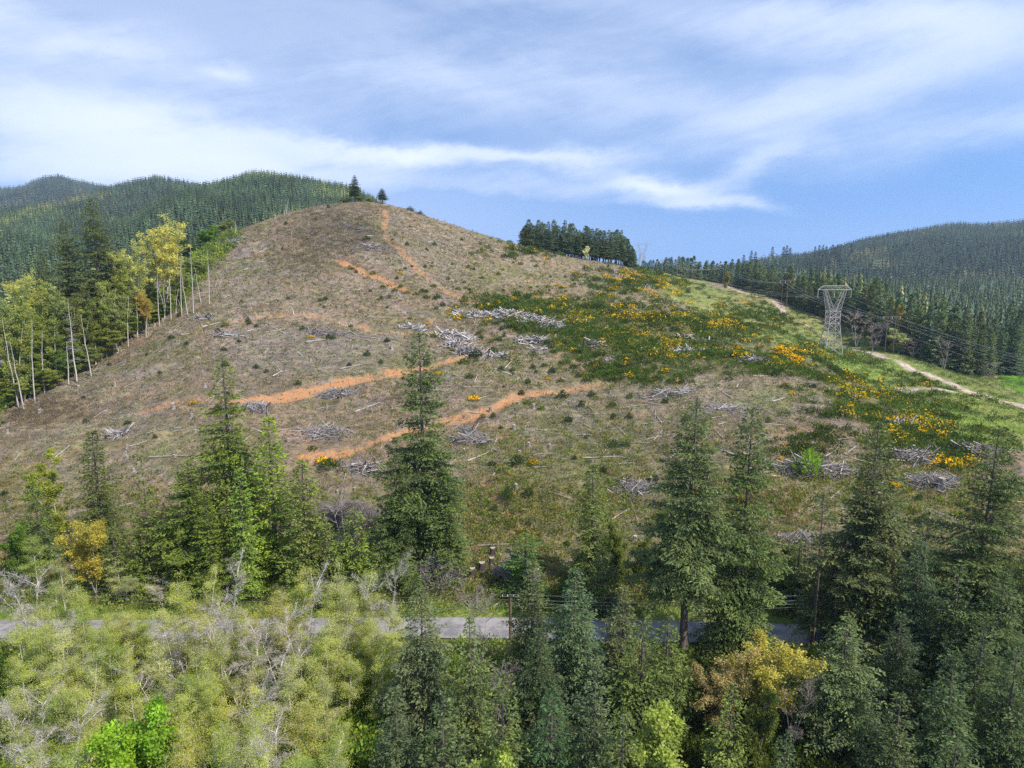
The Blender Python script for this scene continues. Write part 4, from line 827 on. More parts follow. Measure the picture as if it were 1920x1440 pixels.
def mini_into(b, rng, X, Y, Z, h, R, cols, tiers=6, spikes=6, cb=.08):
    """many small distant conifers: tiers of drooping branch blades round a stem"""
    N = len(X); k = tiers * spikes
    t = np.repeat((np.arange(tiers) + .6) / tiers, spikes)[None]; a = (np.tile(np.arange(spikes), tiers) * 6.283 / spikes)[None] + rng.uniform(0, 6.28, (N, 1)) + np.repeat(np.arange(tiers), spikes)[None] * 1.1 + rng.normal(size=(N, k)) * .25
    hh = h[:, None]; rr_ = R[:, None] * (t ** .85) * rng.uniform(.65, 1.25, (N, k)); z0 = hh * (1 - t * (1 - cb)) + hh * .10; z1 = z0 - hh * .10 - rr_ * .35
    ca, sa = np.cos(a), np.sin(a); w_ = rr_ * .42
    P = np.zeros((N, k, 4, 3)); P[:, :, 0, 2] = np.minimum(z0, hh); P[:, :, 2, 0] = ca * rr_; P[:, :, 2, 1] = sa * rr_; P[:, :, 2, 2] = z1
    m = .62
    P[:, :, 1, 0] = ca * rr_ * m - sa * w_; P[:, :, 1, 1] = sa * rr_ * m + ca * w_; P[:, :, 1, 2] = z0 * (1 - m) + z1 * m - hh * .03
    P[:, :, 3, 0] = ca * rr_ * m + sa * w_; P[:, :, 3, 1] = sa * rr_ * m - ca * w_; P[:, :, 3, 2] = P[:, :, 1, 2]
    P += np.stack([X, Y, Z], 1)[:, None, None, :]; col = (cols[:, None] * rng.uniform(.86, 1.16, (N, k, 1))); b.quads(P.reshape(-1, 4, 3), col.reshape(-1, 3))
def scatter_forest(name, n, xr, yr, hr, rr_, seed, colf, tiers=6, spikes=6, cond=None, label=None, margin=0, dedupe=0):
    rng = np.random.default_rng(seed); Y = np.sqrt(rng.uniform(yr[0] ** 2, yr[1] ** 2, n)); U = rng.uniform(xr[0], xr[1], n); X = U * Y; h = rng.uniform(*hr, n)
    keep = visible(X, Y, h * .95)
    Z = Hq(X, Y); px, py = to_px(X, Y, Z); 
    if cond is not None: keep &= cond(X, Y, px, py)
    X, Y, Z, h, px, py = [v[keep] for v in (X, Y, Z, h, px, py)]
    if dedupe:
        key = (X / dedupe).astype(int) * 100003 + (Y / dedupe).astype(int); _, i = np.unique(key, return_index=True); X, Y, Z, h, px, py = [v[i] for v in (X, Y, Z, h, px, py)]
    b = Batch(); mini_into(b, rng, X, Y, Z - .3, h, h * rng.uniform(*rr_, len(X)), colf(rng, X, Y, px, py), tiers, spikes); o = link(name, b.mesh(name, [M_NEEDLE])); o['kind'] = 'stuff'
    if label: o['label'] = label
    print(name, len(X)); return o
def fcol(base, var=.22, deciduous=0.0, dcol=(.16, .15, .05)):
    def f(rng, X, Y, px, py):
        c = tint(rng, base, len(X), var, .1); c *= (.6 + .8 * vnoise(X / 45 + 90, Y / 45 + 90, 5))[:, None] * (.8 + .4 * vnoise(X / 160 + 9, Y / 160 + 9, 6))[:, None]
        d = (vnoise(X / 70 + 30, Y / 110 + 30, 8) + rng.normal(size=len(X)) * .12) > (1 - deciduous); c[d] = tint(rng, dcol, int(d.sum()), .25, .1); return c
    return f
scatter_forest('forest', 16000, (.14, 1.0), (380, 1150), (15, 31), (.15, .22), 41, fcol((.036, .052, .026), .2, .08, (.10, .10, .035)), 8, 7,
    cond=lambda X, Y, px, py: (py < np.interp(px, fx, fy) - 1) & (Y > np.interp(px, np.arange(1200, 1940, 6), FYw) + 30) & (px > 1196) & (px < 2050), dedupe=6.5)
LA = lambda X, Y, px, py: (Y > 520) & ~((px > 700) & (Y < 900))
scatter_forest('plantation_forest', 90000, (-.95, .05), (560, 1350), (6, 17), (.18, .3), 42, fcol((.030, .046, .022), .25, .12, (.085, .10, .03)), 5, 5, cond=LA, dedupe=4.2)
scatter_forest('middle_hill_forest', 42000, (-.95, -.1), (1350, 2000), (10, 20), (.2, .3), 43, fcol((.026, .038, .022), .25, .14, (.08, .078, .035)), 4, 5, dedupe=7.5)
scatter_forest('far_left_forest', 46000, (-.9, -.2), (2300, 3800), (14, 30), (.2, .32), 44, fcol((.026, .038, .024), .25, .13, (.08, .07, .04)), 3, 5, dedupe=13)
scatter_forest('far_right_forest', 70000, (.1, .85), (1150, 2500), (12, 25), (.2, .3), 45, fcol((.020, .033, .021), .25, .14, (.07, .07, .032)), 4, 5, dedupe=8.5)
# lone trees left standing on the low right skyline
for k, (px, py, Y, h) in enumerate([(1410,470,1560,22),(1417,472,1565,18),(1395,478,1550,16),(1449,463,1575,24),(1470,462,1580,24),(1476,460,1582,26),(1482,464,1580,22),(1529,462,1600,20),(1537,458,1600,22),(1545,452,1600,28),(1562,454,1605,24),(1571,458,1605,20),(1578,449,1605,30),(1597,449,1610,24),(1550,462,1602,16),(1567,462,1602,16)]):
    X = float(at(px, py, Y)[0]); zt = float(at(px, py, Y)[2]); g = float(Hq(X, Y)); hh = min(46, max(16, zt - g)); nm = ['left pair', 'left pair', 'left pair', 'middle group', 'middle group', 'middle group', 'middle group'] + ['right group'] * 9
    put_p(GROVE, X, Y, hh, 4.2, 2.5, 28, (.035, .048, .035), f'{ORD[[0,1,2,0,1,2,3,0,1,2,3,4,5,6,7,8][k]]} lone tree of the {nm[k]} standing on the right skyline', 'tree', 'lone trees on the right skyline')
# ------------------------------------------------------------------ cleared slope: debris, stumps, logs, heaps, seedlings, broom
class Sampler:
    """random ground cells, weighted so that what the camera sees large is covered evenly"""
    def __init__(s):
        a = np.abs(np.diff(GPX, axis=1)[:-1] * np.diff(GPY, axis=0)[:, :-1]); vis = VIS[:-1, :-1] & (GY[:-1, :-1] > 40); vis &= (GPX[:-1, :-1] > -40) & (GPX[:-1, :-1] < 1960) & (GPY[:-1, :-1] < 1480)
        s.a = a * vis; s.X = GX; s.Y = GY
    def draw(s, rng, n, wt, power=.8):
        cell = np.abs(np.diff(GX, axis=1)[:-1] * np.diff(GY, axis=0)[:, :-1]); p = (s.a ** power) * (cell ** (1 - power)) * (s.a > 0) * np.clip(wt[:-1, :-1], 0, None); p = p.ravel() / p.sum()
        i = rng.choice(len(p), n, p=p); r, c = np.divmod(i, GX.shape[1] - 1); f, g = rng.random(n), rng.random(n)
        Y = GY[r, c] * (1 - f) + GY[r + 1, c] * f; u = US[c] + (US[1] - US[0]) * g; X = u * (Y + 80); return X, Y, Hq(X, Y)
SMP = Sampler()
clear = in_poly(GPX, GPY, CLEAR) & (GY > 99) & (GY < 500); clearf = clear.astype(float)
slash = np.zeros(GX.shape)
for (x, y, rx, ry, s) in [(600,640,200,30,1),(560,680,170,30,1),(950,600,120,22,1),(850,640,60,25,1),(630,440,80,50,.8),(250,830,260,80,.6),(700,880,300,60,.6),(1150,800,250,90,.8),(1350,760,200,50,.9),(450,520,160,70,.6),(830,470,120,50,.5),(1700,930,200,60,.7),(1200,930,250,60,.6),(400,700,250,50,.7),(900,740,250,60,.6)]:
    slash = np.maximum(slash, s * near(GPX, GPY, rx, ry, x, y))
slash = (slash * .85 + .15) * (.3 + 1.4 * np.clip(fbm(GX / 14, GY / 14, 3, 91) + .45, 0, 1)) * clearf * (1 - ROADM) * (1 - .7 * np.clip(DIRT, 0, 1)) * (1 - .8 * brm)
grassy = (.35 + 1.5 * np.clip(fbm(GX / 12, GY / 12, 3, 92) + .25, 0, 1)) * clearf * (1 - .9 * np.clip(DIRT * 1.3, 0, 1)) * (1 - ROADM)
def stuff(name, b, mats, label=None):
    o = link(name, b.mesh(name, mats)); o['kind'] = 'stuff'
    if label: o['label'] = label
    return o
rng = np.random.default_rng(50)
# dry grass and bramble tufts
X, Y, Z = SMP.draw(rng, 46000, grassy, .75); n = len(X); k = 3; b = Batch(); c = np.repeat(np.stack([X, Y, Z - .05], 1), k, 0) + rng.normal(size=(n * k, 3)) * [.25, .25, .02]
sz = np.repeat(np.clip(Y / 260, .55, 1.2) * rng.uniform(.6, 1.4, n), k); pal = np.array([(.22,.185,.085),(.15,.155,.05),(.11,.135,.038),(.26,.21,.135),(.17,.115,.08),(.20,.21,.065)])
ti = np.clip((vnoise(X / 8 + 200, Y / 8 + 200, 66) * 1.3 + rng.normal(size=n) * .25) * 5, 0, 5).astype(int); col = pal[np.repeat(ti, k)] * rng.uniform(.7, 1.3, (n * k, 1))
cards(b, c, rng.normal(size=(n * k, 3)) * .8 + [0, 0, .9], sz * .75, sz * .16, col, rng, .2); stuff('dry_grass', b, [M_LEAF], 'dry grass and bramble tufts on the cleared slope')
# twiggy litter lying everywhere
X, Y, Z = SMP.draw(rng, 60000, slash, .75); n = len(X); a = rng.uniform(0, 6.28, n); l = rng.uniform(.5, 2.0, n) * np.clip(Y / 220, .6, 1.5); dz = Hq(X + np.cos(a) * l, Y + np.sin(a) * l) - Z
p0 = np.stack([X, Y, Z + rng.uniform(0, .25, n)], 1); p1 = p0 + np.stack([np.cos(a) * l, np.sin(a) * l, dz + rng.uniform(-.05, .3, n)], 1); b = Batch(); g = rng.uniform(.45, 1.15, (n, 1)) ** 1.3 * np.where(rng.random((n, 1)) < .12, 1.7, 1)
r = rng.uniform(.016, .042, n) * np.clip(Y / 200, .7, 1.7); b.tubes(p0, p1, r, r * .6, g * np.array([[.37, .325, .305]]) * (1 + rng.normal(size=(n, 3)) * .04), k=3); stuff('woody_debris', b, [M_WOOD], 'grey twigs and sticks left on the cleared slope')
# green ground cover patches low on the slope
gm = grassy * (1.6 * near(GPX, GPY, 420, 110, 1080, 960) + near(GPX, GPY, 260, 80, 1700, 930) + .5 * near(GPX, GPY, 300, 60, 200, 960) + .5 * near(GPX, GPY, 200, 50, 1150, 800) + .3 * near(GPX, GPY, 300, 40, 1000, 700)) + (GY > 98) * (GY < 108) * .5
X, Y, Z = SMP.draw(rng, 12000, gm, .8); b = Batch(); P = np.stack([X, Y, Z - .1], 1); bm = np.array([(1,1,1),(1.5,1.3,1),(1.2,1.5,.8),(2.2,1.5,1.5)])[rng.integers(0, 4, len(X))]
bush_into(b, rng, P, rng.uniform(.5, 1.5, len(X)), 14, (.105, .122, .032), 0.0, .7, .7, .45, .09, bm); stuff('bramble_patches', b, [M_LEAF], 'green bramble and fern patches low on the slope')

lw = clearf * (1 - DIRT) * (.12 + sstep(.02, .25, fbm(GX / 18, GY / 18, 4, 131))) * (1 + 1.2 * near(GPX, GPY, 420, 130, 1100, 620))
X, Y, Z = SMP.draw(rng, 7500, lw, .75); b = Batch(); bm = np.array([(1,1,1),(1.3,1.2,1),(1.9,1.2,1.3),(.8,.9,1.1)])[rng.integers(0, 4, len(X))] * rng.uniform(.7, 1.4, (len(X), 1))
bush_into(b, rng, np.stack([X, Y, Z - .1], 1), rng.uniform(.35, .95, len(X)) * np.clip(Y / 230, .7, 1.3), 22, (.070, .084, .028), 0.0, .8, .8, .42, .08, bm); stuff('low_scrub', b, [M_LEAF], 'low olive scrub scattered over the cleared slope')
lw = clearf * (near(GPX, GPY, 90, 50, 630, 430) + .7 * near(GPX, GPY, 60, 40, 560, 470) + .5 * near(GPX, GPY, 60, 25, 700, 455) + .6 * near(GPX, GPY, 100, 30, 80, 770))
X, Y, Z = SMP.draw(rng, 1500, lw, .7); b = Batch(); bush_into(b, rng, np.stack([X, Y, Z - .1], 1), rng.uniform(.6, 1.5, len(X)), 34, (.15, .115, .085), 0.0, 1.1, 1.0, .6, .05, rng.uniform(.6, 1.5, (len(X), 1))); stuff('brown_scrub', b, [M_LEAF], 'bare brown scrub in the bowl under the hilltop')
near_verge = ((GY > 83.5) & (GY < 88.2) & (GX < 2)).astype(float) + ((GY > 96) & (GY < 101)) * .7
X, Y, Z = SMP.draw(rng, 900, near_verge, .3); b = Batch(); bush_into(b, rng, np.stack([X, Y, Z - .1], 1), rng.uniform(.5, 1.7, len(X)), 60, (.20, .23, .06), 0.0, .8, 1.1, .34, .05, rng.uniform(.6, 1.5, (len(X), 1))); stuff('verge_brush', b, [M_LEAF], 'pale green brush along both sides of the road')
# labels for repeats: nearest landmark, side, and a rank where several share it
LMK = [('the long grey log heap',955,600),('the pale stacked logs',850,637),('the hilltop trees',690,385),('the upper orange track',700,518),('the steep track',770,490),('the main orange track',560,735),('the right end of the main orange track',800,690),
       ('the lower orange track',690,838),('the right end of the lower orange track',1030,732),('the tallest middle fir',785,860),('the near pylon',1565,668),('the yellow broom bank',1450,672),('the ridge grove',1080,500),('the golden yellow tree',310,590),('the spiky dead spruce',150,690),
       ('the tall shaggy fir',415,800),('the slim dark fir',172,880),('the bare-trunked fir',1300,880),('the tall dense fir',1412,850),('the broad grey-green fir',1655,880),('the lone thin-topped fir',1112,930),('the three dark stumps',895,1060),('the gravel track fork',1850,750),('the grey snags by the forest edge',420,560),
       ('the middle orange track',600,600),('the broom thicket centre',1200,640),('the left bare hillside',200,820),('the brown bowl under the hilltop',620,450),('the right slope below the ridge grove',1050,560),('the forked bare tree',370,545)]
LABELLED = {}
def lab_later(o, kind, px, py): LABELLED.setdefault(kind, []).append((o, float(px), float(py)))
def finish_labels():
    for kind, L in LABELLED.items():
        bk = {}
        for o, px, py in L:
            d = [math.hypot((px - x), (py - y) * 1.4) for _, x, y in LMK]; i = int(np.argmin(d)); nm, x, y = LMK[i]; dx, dy = px - x, (py - y) * 1.4
            side = 'right of' if dx > abs(dy) else 'left of' if -dx > abs(dy) else 'below' if dy > 0 else 'above'; bk.setdefault((nm, side), []).append((px, o))
        for (nm, side), it in bk.items():
            it.sort(key=lambda t: t[0])
            for r_, (px, o) in enumerate(it):
                pre = '' if len(it) == 1 else (['leftmost', 'second', 'third', 'fourth', 'fifth', 'sixth', 'seventh', 'eighth', 'ninth', 'tenth', 'eleventh', 'twelfth', 'thirteenth', 'fourteenth', 'fifteenth'] + ['far'] * 200)[r_] + ' '
                if r_ == len(it) - 1 and r_ > 0: pre = 'rightmost '
                o['label'] = f'{pre}{kind} {side} {nm}'

def ground_px(pts):
    a = np.array(pts, float); X, Y, _ = hit(a[:, 0], a[:, 1]); ok = ~np.isnan(Y) & (Y < 900); return X[ok], Y[ok], Hq(np.where(ok, X, 0), np.where(ok, Y, 100))[ok], a[ok]
# stumps
def stump_mesh(seed, dark=False):
    rng = np.random.default_rng(seed); b = Batch(); k = 12; rings = []; hs = [-.3, .0, .25, .7, 1.05, 1.25]; rs_ = [.75, .62, .5, .44, .42, .41]; a = np.arange(k) / k * 6.283; w_ = 1 + rng.normal(size=k) * .08
    for h, r in zip(hs, rs_): rings.append(np.stack([np.cos(a) * r * (w_ if h > .1 else w_ * (1 + .25 * np.sin(a * 4))), np.sin(a) * r * w_, np.full(k, h) + (rng.normal(size=k) * .05 if h > 1.2 else 0)], 1))
    R = np.array(rings); c1 = (.10, .075, .065) if dark else (.27, .235, .215)
    for i in range(len(hs) - 1):
        q = np.stack([R[i], np.roll(R[i], -1, 0), np.roll(R[i + 1], -1, 0), R[i + 1]], 1); b.quads(q, np.clip(np.array(c1) * rng.uniform(.7, 1.25, (k, 1)), 0, 1))
    top = R[-1]; cen = top.mean(0)
    for i in range(0, k, 2): b.quads(np.array([[cen, top[i], top[(i + 1) % k], top[(i + 2) % k]]]), (.46, .38, .29) if not dark else (.40, .34, .28))
    if not dark:
        p = top[0] * [.9, .9, 1]; b.tubes([p], [p + [0, 0, .45]], .05, .01, (.5, .42, .3), k=4)
    return b.mesh('tree_stump', [M_WOOD])
STM = [stump_mesh(s) for s in range(4)] + [stump_mesh(9, True)]
sp = [(325,770,1.15),(360,792,.9),(75,775,1.0),(92,752,.7),(72,752,.7),(15,818,.8),(200,775,.8),(238,840,.7),(260,870,.6),(1765,915,1.5),(1445,988,.8),(238,860,.7),(516,408,1.0),(540,830,.6),(808,800,.6),(920,768,1.1),(1000,765,.9),(964,800,.9),(1170,905,.8),(1220,900,.7),(305,603,1.0),(290,612,.9),(385,728,.8),(250,880,.7),(147,728,.9),(1190,1020,.8),(968,926,.8),(870,848,.7),(440,915,.6),(735,655,.9),(660,660,.8),(1055,655,.8)]
X, Y, Z, A = ground_px([(a[0], a[1]) for a in sp]); S = [a[2] for a in sp]
wq = clearf * (1 - DIRT) * (1 - .7 * brm); X2, Y2, Z2 = SMP.draw(rng, 140, wq, .75); P2x, P2y = to_px(X2, Y2, Z2)
for i, (x, y, z, s, px, py) in enumerate(list(zip(X, Y, Z, S, A[:, 0], A[:, 1])) + list(zip(X2, Y2, Z2, rng.uniform(.35, .8, 140), P2x, P2y))):
    o = link('tree_stump', STM[i % 4], None, (x, y, z)); o.rotation_euler = (rng.normal() * .06, rng.normal() * .06, rng.uniform(0, 6.28)); q = s * rng.uniform(.8, 1.2); o.scale = (s, s, q * 1.05); tag(o, None, 'stump', 'cut stumps on the cleared slope'); lab_later(o, 'grey cut stump', px, py)
for (px, py, s, l) in [(886, 1066, 1.25, 'dark cut stump on the bank, lowest of the three dark ones'), (904, 1056, 1.35, 'dark cut stump on the bank, middle one of the three'), (922, 1044, 1.1, 'dark cut stump on the bank, right one of the three'), (924, 1026, 1.2, 'grey-topped stump with a log across, just above the dark stumps')]:
    X, Y, Z, _ = ground_px([(px, py + 14)]); o = link('tree_stump', STM[4], None, (X[0], Y[0], Z[0])); o.scale = (s * .9, s * .9, s * .85); tag(o, l, 'stump', 'dark stumps on the bank')
# single logs
def log_mesh(seed, L, r, col):
    rng = np.random.default_rng(seed); b = Batch(); n = 7; x = np.linspace(-L / 2, L / 2, n); P = np.stack([x, np.cumsum(rng.normal(size=n)) * .05, np.cumsum(rng.normal(size=n)) * .03], 1); rr_ = r * np.linspace(1, .5, n) * (1 + rng.normal(size=n) * .06)
    b.tubes(P[:-1], P[1:], rr_[:-1], rr_[1:], col, k=6); b.tubes(P[[0]] - [.01, 0, 0], P[[0]], rr_[0], rr_[0], (.5, .42, .32), k=6, cap=True)
    if seed % 2: b.tubes(P[[2, 3, 4]], P[[2, 3, 4]] + rng.normal(size=(3, 3)) * [.5, .6, .3] + [0, 0, .35], .05, .015, col, k=4)
    return b.mesh('fallen_log', [M_WOOD])
LOGS = [log_mesh(s, 6, .17, c) for s, c in enumerate([(.44,.40,.36),(.38,.34,.31),(.50,.46,.41),(.33,.29,.26),(.46,.41,.36)])]
lg = [(345,812,.35,5),(320,860,.0,9),(820,1030,.5,7),(935,1024,.35,8),(690,765,.75,8),(910,745,.8,6),(893,713,1.4,5),(1400,825,.1,6),(1020,877,-.05,5),(1130,858,0,9),(1235,818,.1,8),(600,815,.3,6),(1650,910,.8,6),(610,758,.3,5),(1570,925,.7,6),(1345,1120,.02,7),(1290,745,.1,8),(1440,705,.05,9),(1190,755,.25,9),(1230,790,0,7),(800,915,.9,5),(375,862,.9,6),(950,960,1.0,6),(300,815,.6,6),(385,610,.0,4),(355,625,.5,5),(520,650,.1,8),(1365,1110,.2,6),(845,1040,.9,7)]
X, Y, Z, A = ground_px([(a[0], a[1]) for a in lg]); X2, Y2, Z2 = SMP.draw(rng, 150, slash, .8); P2x, P2y = to_px(X2, Y2, Z2)
allp = [(x, y, z, lg[i][2], lg[i][3], A[i, 0], A[i, 1]) for i, (x, y, z) in enumerate(zip(X, Y, Z))] + [(x, y, z, rng.uniform(0, 3.14), rng.uniform(3, 8), px, py) for x, y, z, px, py in zip(X2, Y2, Z2, P2x, P2y)]
for i, (x, y, z, a, L, px, py) in enumerate(allp):
    o = link('fallen_log', LOGS[i % 5], None, (x, y, z + .22)); e = np.array([math.cos(a), math.sin(a)]) * L / 2; sl = (float(Hq(x + e[0], y + e[1])) - float(Hq(x - e[0], y - e[1]))) / L
    o.rotation_euler = (0, -math.atan(sl), a); s = L / 6; q = rng.uniform(.45, 1.0) * np.clip(y / 200, .75, 1.5); o.scale = (s, q, q); tag(o, None, 'log', 'logs lying on the cleared slope'); lab_later(o, 'pale fallen log', px, py)
# slash heaps: each heap a tangle of grey limbs and logs
def heap(px, py, w_, d_, h_, n, label, logs=.15, seed=0, tone=1.0, ori=None):
    n = int(n * 1.7); logs *= .6; rng = np.random.default_rng(seed + 900); X, Y, Z, _ = ground_px([(px, py)]); X, Y = X[0], Y[0]; b = Batch(); q = np.clip(rng.normal(size=(n, 2)) * .42, -.9, .9); x = q[:, 0] * w_; y = q[:, 1] * d_; rr_ = np.hypot(q[:, 0], q[:, 1]); hz = h_ * np.exp(-rr_ ** 2 * 1.6) * rng.uniform(.1, 1.0, n)
    a = rng.uniform(0, 6.28, n) if ori is None else ori + rng.normal(size=n) * .5; isl = rng.random(n) < logs; l = np.where(isl, rng.uniform(2.5, 6, n), rng.uniform(1.0, 3.2, n)); r = np.where(isl, rng.uniform(.10, .2, n), rng.uniform(.018, .05, n)) * np.clip(Y / 170, .8, 1.6)
    g = Hq(X + x, Y + y); c = np.stack([x, y, g - Z[0] + hz], 1); d = unit(np.stack([np.cos(a), np.sin(a), rng.normal(size=n) * .5], 1)); col = np.array([[.40, .36, .34]]) * rng.uniform(.35, 1.3, (n, 1)) * tone * (1 + rng.normal(size=(n, 1)) * np.array([[.06, .0, -.08]])); c[:, 2] = np.maximum(c[:, 2], g - Z[0] + .1)
    b.tubes(c - d * l[:, None] / 2, c + d * l[:, None] / 2, r, r * .65, col, k=4); o = link('slash_heap', b.mesh('slash_heap', [M_WOOD]), None, (X, Y, Z[0])); tag(o, label, 'log heap', 'slash heaps on the cleared slope')
HP = [(955,600,22,5,2.4,900,'long grey heap of logs left of the broom thicket',.45,1.15),(1010,612,9,4,2.2,420,'right end heap of the long grey log pile',.4,1.1),(850,630,9,3.5,2.0,300,'pale stacked logs left of the long heap',.6,1.3),(852,646,5,3,1.8,200,'pale log tangle just below the stacked logs',.5,1.2),(773,613,6,2,1.0,130,'small pale heap above the tallest middle fir',.5,1.15),(882,662,5,2.5,1.9,220,'pointed grey heap at the right end of the main orange track',.3,1.0),
    (1005,640,8,3,2.0,300,'grey heap below the right end of the long heap',.3,1.0),(929,674,5,2.4,1.3,160,'low grey heap right of the pointed heap',.3,1.1),(1007,657,4,1.5,.8,80,'tiny pale heap under the grey heap',.4,1.2),(1287,662,11,3,1.2,280,'pale scattered heap inside the right broom',.4,1.15),(1285,632,4,1.6,1.2,70,'stack of pale logs in the upper right broom',.8,1.3),(1412,680,6,2.5,1.8,190,'brownish heap beside the yellow broom bank',.3,.85),
    (610,815,7,3,1.6,330,'round grey heap between the two orange tracks, left',.1,.95),(627,738,6,3,1.7,260,'grey heap against the main orange track',.1,.85),(680,882,6,2.5,1.3,230,'grey heap with a log on top below the lower track',.15,.95),(885,825,6,3,1.8,280,'brown-grey tangle right of the tallest fir',.12,.85),(878,808,4,2,1.2,120,'upper small tangle right of the tallest fir',.1,.8),(1195,915,6,2.5,1.4,260,'grey heap left of the bare-trunked fir',.12,.95),
    (1500,880,6,3,2.0,320,'grey heap left of the round bright bush',.1,.95),(1555,885,7,3,1.8,340,'wide grey heap right of the round bright bush',.12,1.0),(1715,862,7,4,2.0,380,'long pale heap sloping down right of the broad fir',.15,1.1),(1750,905,6,3.5,2.4,380,'tall grey heap over the big right stump',.12,1.0),(1820,852,8,3.5,1.6,300,'brown-grey heap left of the open-branched fir',.1,.85),(1690,800,8,3,1.4,220,'pale heap among the yellow broom on the right',.25,1.1),(1500,1020,5,2.5,1.4,220,'grey heap low between the big right firs',.1,.9),
    (480,770,4,3,1.8,200,'grey root tangle at the left end of the bright track',.15,.9),(610,625,9,4,1.2,260,'low dark tangle below the middle track',.08,.75),(380,598,6,3,.9,130,'low heap near the left forest edge',.15,1.0),(430,630,7,3,.8,130,'low pale heap left of centre slope',.2,1.0),(700,465,12,6,1.6,260,'grey tangle beside the steep track',.1,.85),(660,430,16,8,1.2,280,'brown tangle in the bowl under the hilltop',.05,.6),(440,450,8,4,1.2,140,'grey heap near the upper left skyline',.12,.9),
    (1165,522,7,3,1.4,130,'pale lilac heap on the upper right slope, left one',.2,1.3),(1140,508,8,3,1.0,110,'pale heap on the slope under the ridge grove',.2,1.25),(1215,542,5,3,1.6,120,'pale lilac heap on the upper right slope, right one',.2,1.4),(1110,650,5,2.5,1.4,130,'dark grey heap by the short spur track',.2,.9),(1135,680,9,4,.8,180,'low litter heap by the broom edge',.1,1.0),(1330,640,5,2,.8,80,'faint heap in the upper corridor broom',.1,1.1),(225,815,4,2,.7,90,'small pale heap on the left bare hillside',.3,1.05),(1250,735,9,4,1.0,240,'litter heap right of centre',.15,.95),(1370,770,8,3,.9,200,'litter heap above the tall dense fir',.2,1.0)]
for i, (px, py, w_, d_, h_, n, l, lo, to) in enumerate(HP): heap(px, py, w_, d_, h_, n, l, lo, i, to, .1 if i in (0, 2, 4, 10) else None)
# dark bare brush
for (px, py, w_, n, l) in [(655, 975, 8, 1500, 'dark twiggy brush mound behind the small bright fir'), (822, 1085, 5, 900, 'grey twiggy brush on the bank left of the dark stumps'), (968, 1085, 4, 600, 'brown twiggy brush on the bank right of the dark stumps')]:
    heap(px, py, w_, w_ * .6, 4.0, n, l, 0, 70 + int(px), .55 if px == 655 else .8)

# seedlings and single broom bushes
SEED = [bush_mesh('seedling', 60 + s, .62, 1.5, 260, (.034, .054, .018), 0, .42, .05) for s in range(3)]
BRO = [bush_mesh('broom_bush', 70 + s, .9, 1.4, 420, (.055, .088, .018), f, .45, .045) for s, f in enumerate([.02, .15, .6])]
sd = [(465,598,1.3),(467,604,1.1),(688,452,2.2),(763,462,1.2),(800,472,.9),(736,452,.8),(655,500,1.1),(668,512,.9),(818,580,1.1),(830,575,1.2),(750,508,1.0),(760,505,1.0),(772,500,.9),(792,548,1.3),(800,552,1.2),(708,565,.9),(715,560,1.0),(925,662,2.0),(892,672,2.2),(940,700,1.3),(978,738,1.2),(1055,745,1.8),(1005,700,.8),(970,870,1.8),(923,870,1.3),(925,785,.9),(905,783,.9),(950,945,1.6),(990,940,1.5),(1150,838,1.6),(1172,838,1.3),(1258,895,.9),(1090,760,1.2),(1065,790,1.2),
      (1455,705,1.6),(1440,800,1.0),(322,640,1.2),(350,650,1.0),(300,702,.8),(600,565,1.0),(540,560,1.0),(625,640,1.2),(658,610,.9),(730,560,.9),(1000,595,1.3),(1180,780,1.1),(1150,780,1.0),(1230,900,.9),(240,797,.9),(530,470,.8),(870,560,1.2),(880,545,1.0),(960,470,1.6),(1005,500,1.4),(1095,505,1.3),(1060,520,1.2),(1140,500,1.2),(1330,560,1.6),(1290,550,1.8),(940,620,1.1),(1020,690,1.3),(1035,700,1.3),(1110,740,1.5),(990,720,1.0),(1075,690,1.4),(1085,705,1.4),(500,700,.8),(655,690,.9),(470,900,.8)]
X, Y, Z, A = ground_px([(a[0], a[1]) for a in sd]); X2, Y2, Z2 = SMP.draw(rng, 170, clearf * (1 - DIRT) * (.35 + near(GPX, GPY, 260, 130, 1000, 600)), .5); P2x, P2y = to_px(X2, Y2, Z2)
for i, (x, y, z, s, px, py) in enumerate([(X[i], Y[i], Z[i], sd[i][2], A[i, 0], A[i, 1]) for i in range(len(X))] + list(zip(X2, Y2, Z2, rng.uniform(.6, 1.3, 170), P2x, P2y))):
    o = link('fir_seedling', SEED[i % 3], None, (x, y, z - .08)); o.rotation_euler = (0, 0, rng.uniform(0, 6.28)); s *= rng.uniform(.9, 1.15); o.scale = (s, s, s * rng.uniform(.8, 1.25)); k = rng.uniform(.8, 1.5); o.color = (k, k * rng.uniform(.9, 1.1), k, 1); tag(o, None, 'seedling', 'young seedlings on the cleared slope'); lab_later(o, 'dark green seedling', px, py)
br = [(605,868,2,1.5),(362,758,2,1.0),(618,880,0,2.0),(585,845,1,1.0),(805,625,2,1.3),(815,632,1,1.4),(802,604,2,1.0),(848,655,1,.9),(700,512,1,1.2),(690,516,2,.8),(718,540,0,1.1),(740,547,1,1.1),(752,536,0,1.1),(1000,868,2,1.1),(1518,890,0,2.6),(1520,868,0,1.8),(938,590,2,1.2),(930,575,1,1.6),(870,570,1,1.6),(855,580,1,1.2),(1190,515,2,1.6),(1058,542,2,1.2),(1145,560,2,1.4),(1075,510,2,1.2),(1130,940,1,1.2),(1290,990,0,1.6),(975,1060,0,1.8),(960,1075,0,1.8),(880,712,0,1.2),(870,687,0,1.5),(1100,715,0,1.3),(845,590,2,.9),(765,550,1,1.2),(780,556,1,1.4),(800,560,0,1.5),(820,562,0,1.6)]
